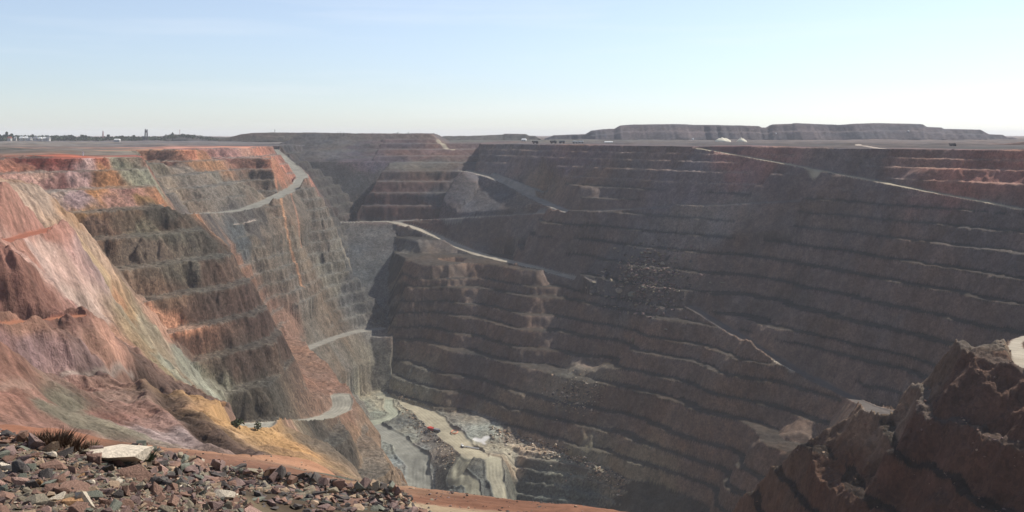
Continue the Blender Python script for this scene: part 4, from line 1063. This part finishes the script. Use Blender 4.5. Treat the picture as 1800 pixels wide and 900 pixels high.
for (sn, lb, px, py, wpx), c_ in zip(WM, wcol):
    x, Y = bank(px); o = put_rock('block', len(marks) + 1, c_, 0, 0, wpx, loc=(x, Y, ground_z(x, Y) + 0.05), tilt=0.3, name='boulder', sink=0)
    tag(o, lb, 'boulder', 'boulders of the bank beside the track'); marks.append((sn, px, py, wpx))
wnames = ['dark grey', 'rust brown', 'purple brown', 'olive grey', 'grey green', 'tan']; ww = [.34, .2, .2, .12, .08, .06]
for k in range(66):
    px = 262 + 445 * (k + random.random()) / 66; x, Y = bank(px); off = random.gauss(0, 0.38); y = Y + off
    wpx = random.choice([19, 22, 26, 31, 37]); c_ = random.choices(wnames, ww)[0]; sh = random.choice(['block', 'block', 'wedge'])
    z = ground_z(x, y); o = put_rock(sh, random.randrange(7), c_, 0, 0, wpx, loc=(x, y, z), tilt=0.5, name='boulder', sink=0.2)
    tag(o, spot_label('large' if wpx > 27 else 'small', c_, sh, px, HY - z / y * F, marks), 'boulder', 'boulders of the bank beside the track')
sp = []
for k in range(3600):
    px = random.uniform(245, 720); x, Y = bank(px); y = Y + random.gauss(0, 0.9); sp.append((x, y, ground_z(x, y), random.choice([0.05, 0.07, 0.1, 0.14, 0.2])))
for k in range(3500):
    y = random.uniform(11.5, 24); px = random.uniform(235, 900); x = (px - CX) / F * y; sp.append((x, y, ground_z(x, y), random.choice([0.03, 0.04, 0.05, 0.07, 0.1])))
for k in range(7000):
    y = 13.5 + 32 * random.random() ** 1.2; px = random.uniform(235, 860); x = (px - CX) / F * y; sp.append((x, y, ground_z(x, y), random.choice([0.05, 0.06, 0.08, 0.11, 0.15, 0.2]) * (0.5 + y / 60)))
for k in range(1800):
    y = random.uniform(48, 112); px = random.uniform(20, 1030); x = (px - CX) / F * y; sp.append((x, y, ground_z(x, y), random.choice([0.03, 0.05, 0.06, 0.09, 0.16])))
rubble(sp, [(a, b) for a, b in zip(wnames, ww)])

# shrubs and tufts
M_dry = flat_mat('dry_twigs', (104, 84, 68), 0.25, 6.0); M_tuft = flat_mat('yellow_grass', (164, 140, 82), 0.25, 6.0); M_gshrub = flat_mat('green_grey_shrub', (92, 98, 74), 0.25, 6.0)
def tuft(px, py, w, h, mat, label, n=150, cat='shrub', name='shrub', loc=None, spread=0.5):
    x, y, z = on_ground(px, py) if loc is None else loc
    m = MB()
    for _ in range(n):
        a = g.uniform(0, 6.28); r0 = g.random() ** 0.5 * w * 0.25; lean = g.uniform(0.1, spread); hh = h * g.uniform(0.5, 1.05)
        p = np.array([r0 * math.cos(a), r0 * math.sin(a), 0]); d = np.array([math.cos(a) * lean * w, math.sin(a) * lean * w, hh]); mid = p + d * 0.5 + np.array([0, 0, hh * 0.12]); tip = p + d
        t_ = g.uniform(0, 6.28); s_ = np.array([math.cos(t_), math.sin(t_), 0]) * w * 0.018
        m.add([p - s_, p + s_, mid + s_ * 0.8, mid - s_ * 0.8, tip], [(0, 1, 2, 3), (3, 2, 4)])
    o = m.build(name, mat); o.location = (x, y, z - 0.02)
    return tag(o, label, cat)
for px, py, w, h, lb in [(62, 772, .34, .16, 'low dry twiggy shrub at the left end of the row on the crest'), (84, 776, .42, .20, 'wide dry shrub left of the tallest one on the crest'), (104, 778, .40, .24, 'tallest dry shrub on the crest of the rubble pile'), (122, 782, .38, .20, 'dry shrub just right of the tallest one on the crest'), (138, 786, .34, .14, 'low dry shrub above the upper olive slab')]:
    tuft(px, py + 6, w, h, M_dry, lb, 170)
tuft(163, 785, .2, .12, M_gshrub, 'tiny green shrub beside the white faced slab on the crest', 80)
tuft(258, 808, .34, .2, M_gshrub, 'grey green shrub at the right tip of the white faced slab', 120)
for px, py, w, h, lb in [(374, 868, .9, .55, 'olive grass tuft, left of the two big tufts before the bank'), (404, 874, 1.1, .62, 'yellow grass tuft, right of the two big tufts before the bank'), (440, 884, .8, .42, 'low yellow grass tuft before the bank, furthest right')]:
    tuft(0, 0, w, h, M_tuft, lb, 320, 'grass tuft', 'grass_tuft', loc=on_ground(px, py, ymin=34))
w = on_ground(191, 787, ymin=60)
t = thing('marker_post', 'thin dark post standing alone on the track above the white faced slab', 'post', w)
MB().bar((0, 0, -0.1), (0, 0, 0.78 * w[1] / 105), 0.09).build('pole', M_steel, t); MB().box((0, 0, 0.80 * w[1] / 105), (0.14, 0.12, 0.06)).build('cap', M_steel, t)
w = on_ground(139, 770, ymin=60); bush(*w, 0.7, 0.5, M_dry, 'small round dark bush alone on the track', 60)
w = on_ground(418, 749, ymin=150); bush(*w, 4.2, 2.2, M_gshrub, 'dark low bush on the upper part of the yellow knoll', 120)
w = on_ground(453, 757, ymin=150); bush(*w, 2.6, 3.0, M_gshrub, 'upright green bush right of the dark one on the yellow knoll', 120)
w = on_ground(391, 714, ymin=150); o = put_rock('block', 2, 'ochre', 0, 0, 18, loc=w, tilt=0.1, name='boulder'); tag(o, 'round orange boulder on the skyline of the yellow knoll', 'boulder')

# fallen rock on the main wall, on the floor and on the sunlit heap
FB = [(1098, 448, 9), (1112, 452, 7), (1128, 446, 10), (1142, 468, 16), (1164, 466, 15), (1186, 455, 9), (1150, 490, 9), (1160, 492, 8), (1120, 470, 8), (1060, 482, 14), (1064, 478, 9), (1105, 486, 8), (1198, 527, 12), (1185, 530, 8), (1130, 505, 8), (1170, 512, 8), (1140, 530, 9), (1110, 520, 18), (1150, 540, 14), (1090, 512, 20)]
fm = []
for i, (px, py, wpx) in enumerate(FB):
    c_ = ['dark grey', 'olive grey', 'grey green'][i % 3]
    w = on_ground(px, py); o = put_rock('block', i, c_, 0, 0, wpx, loc=w, tilt=0.4, name='boulder', sink=0.6)
    size = 'large' if wpx > 13 else 'small'
    pos = f'{"upper" if py < 470 else "middle" if py < 505 else "lower"} {"left" if px < 1105 else "right" if px > 1155 else "centre"}'
    L = f'{size} {c_} boulder in the {pos} of the rock fall on the shaded wall'
    n_ = 2
    while L in used_labels: L = f'{size} {c_} boulder in the {pos} of the shaded rock fall, {["", "", "second", "third", "fourth"][n_]} from left'; n_ += 1
    used_labels.add(L); tag(o, L, 'boulder', 'fallen boulders on the shaded wall')
sp = []
sel = np.argwhere((GL == LAB['SP']) & (GT < 1.6) & (GX < 260) & (GY < 450))
for k in range(1500):
    i, j = sel[random.randrange(len(sel))]
    sp.append((float(GX[i, j]), float(GY[i, j]), float(GH[i, j]), random.choice([0.25, 0.3, 0.4, 0.5, 0.7, 1.0])))
rubble(sp, [('rust brown', .4), ('tan', .25), ('purple brown', .35)])
sp = []
for k in range(900):
    px = random.gauss(1145, 34); py = random.gauss(492, 28)
    x, y, z = on_ground(px, py); sp.append((x, y, z, random.choice([0.8, 1.1, 1.5, 2.0, 2.8, 3.6])))
rubble(sp, [('purple brown', .45), ('dark grey', .25), ('olive grey', .3)])
sp = []
for k in range(1500):
    px, py = (random.gauss(1010, 22), random.gauss(692, 16)) if k < 500 else (random.uniform(860, 1100), 0)
    if k >= 500: py = np.interp(px, [860, 940, 1000, 1100], [748, 768, 790, 840]) + abs(random.gauss(0, 16))
    x, y, z = on_ground(px, py)
    if z < -240 and road_at(x, y) < 0.1: sp.append((x, y, z, random.choice([0.6, 0.8, 1.0, 1.4, 2.2])))
for k in range(800):
    px = random.uniform(700, 800); py = 40 + 0.95 * px + random.gauss(0, 16)
    x, y, z = on_ground(px, py)
    if z < -300 and road_at(x, y) < 0.1: sp.append((x, y, z, random.choice([0.5, 0.7, 0.9, 1.5])))
rubble(sp, [('tan', .3), ('olive grey', .35), ('dark grey', .2), ('pale cream', .15)])

# ------------------------------------------------------------------ haze
if HAZE_DENSITY > 0:
    me = bpy.data.meshes.new('haze'); bmz = bmesh.new()
    bmesh.ops.create_cube(bmz, size=1.0)
    bmesh.ops.scale(bmz, vec=(30000, 16000, 480), verts=bmz.verts)
    bmesh.ops.translate(bmz, vec=(0, 7600, -420 + 240), verts=bmz.verts)
    bmz.to_mesh(me); bmz.free()
    hz = bpy.data.objects.new('haze', me); C.objects.link(hz); hz['kind'] = 'stuff'
    m = bpy.data.materials.new('haze'); m.use_nodes = True; nt = m.node_tree
    nt.nodes.remove(nt.nodes['Principled BSDF'])
    pv = nt.nodes.new('ShaderNodeVolumePrincipled'); pv.inputs['Density'].default_value = HAZE_DENSITY
    pv.inputs['Color'].default_value = (0.90, 0.94, 1.0, 1); pv.inputs['Anisotropy'].default_value = 0.0
    nt.links.new(pv.outputs[0], nt.nodes['Material Output'].inputs['Volume'])
    me.materials.append(m)
print('VERTS', N, NU, NY, 'R levels', [round(z, 1) for z in R_levels])
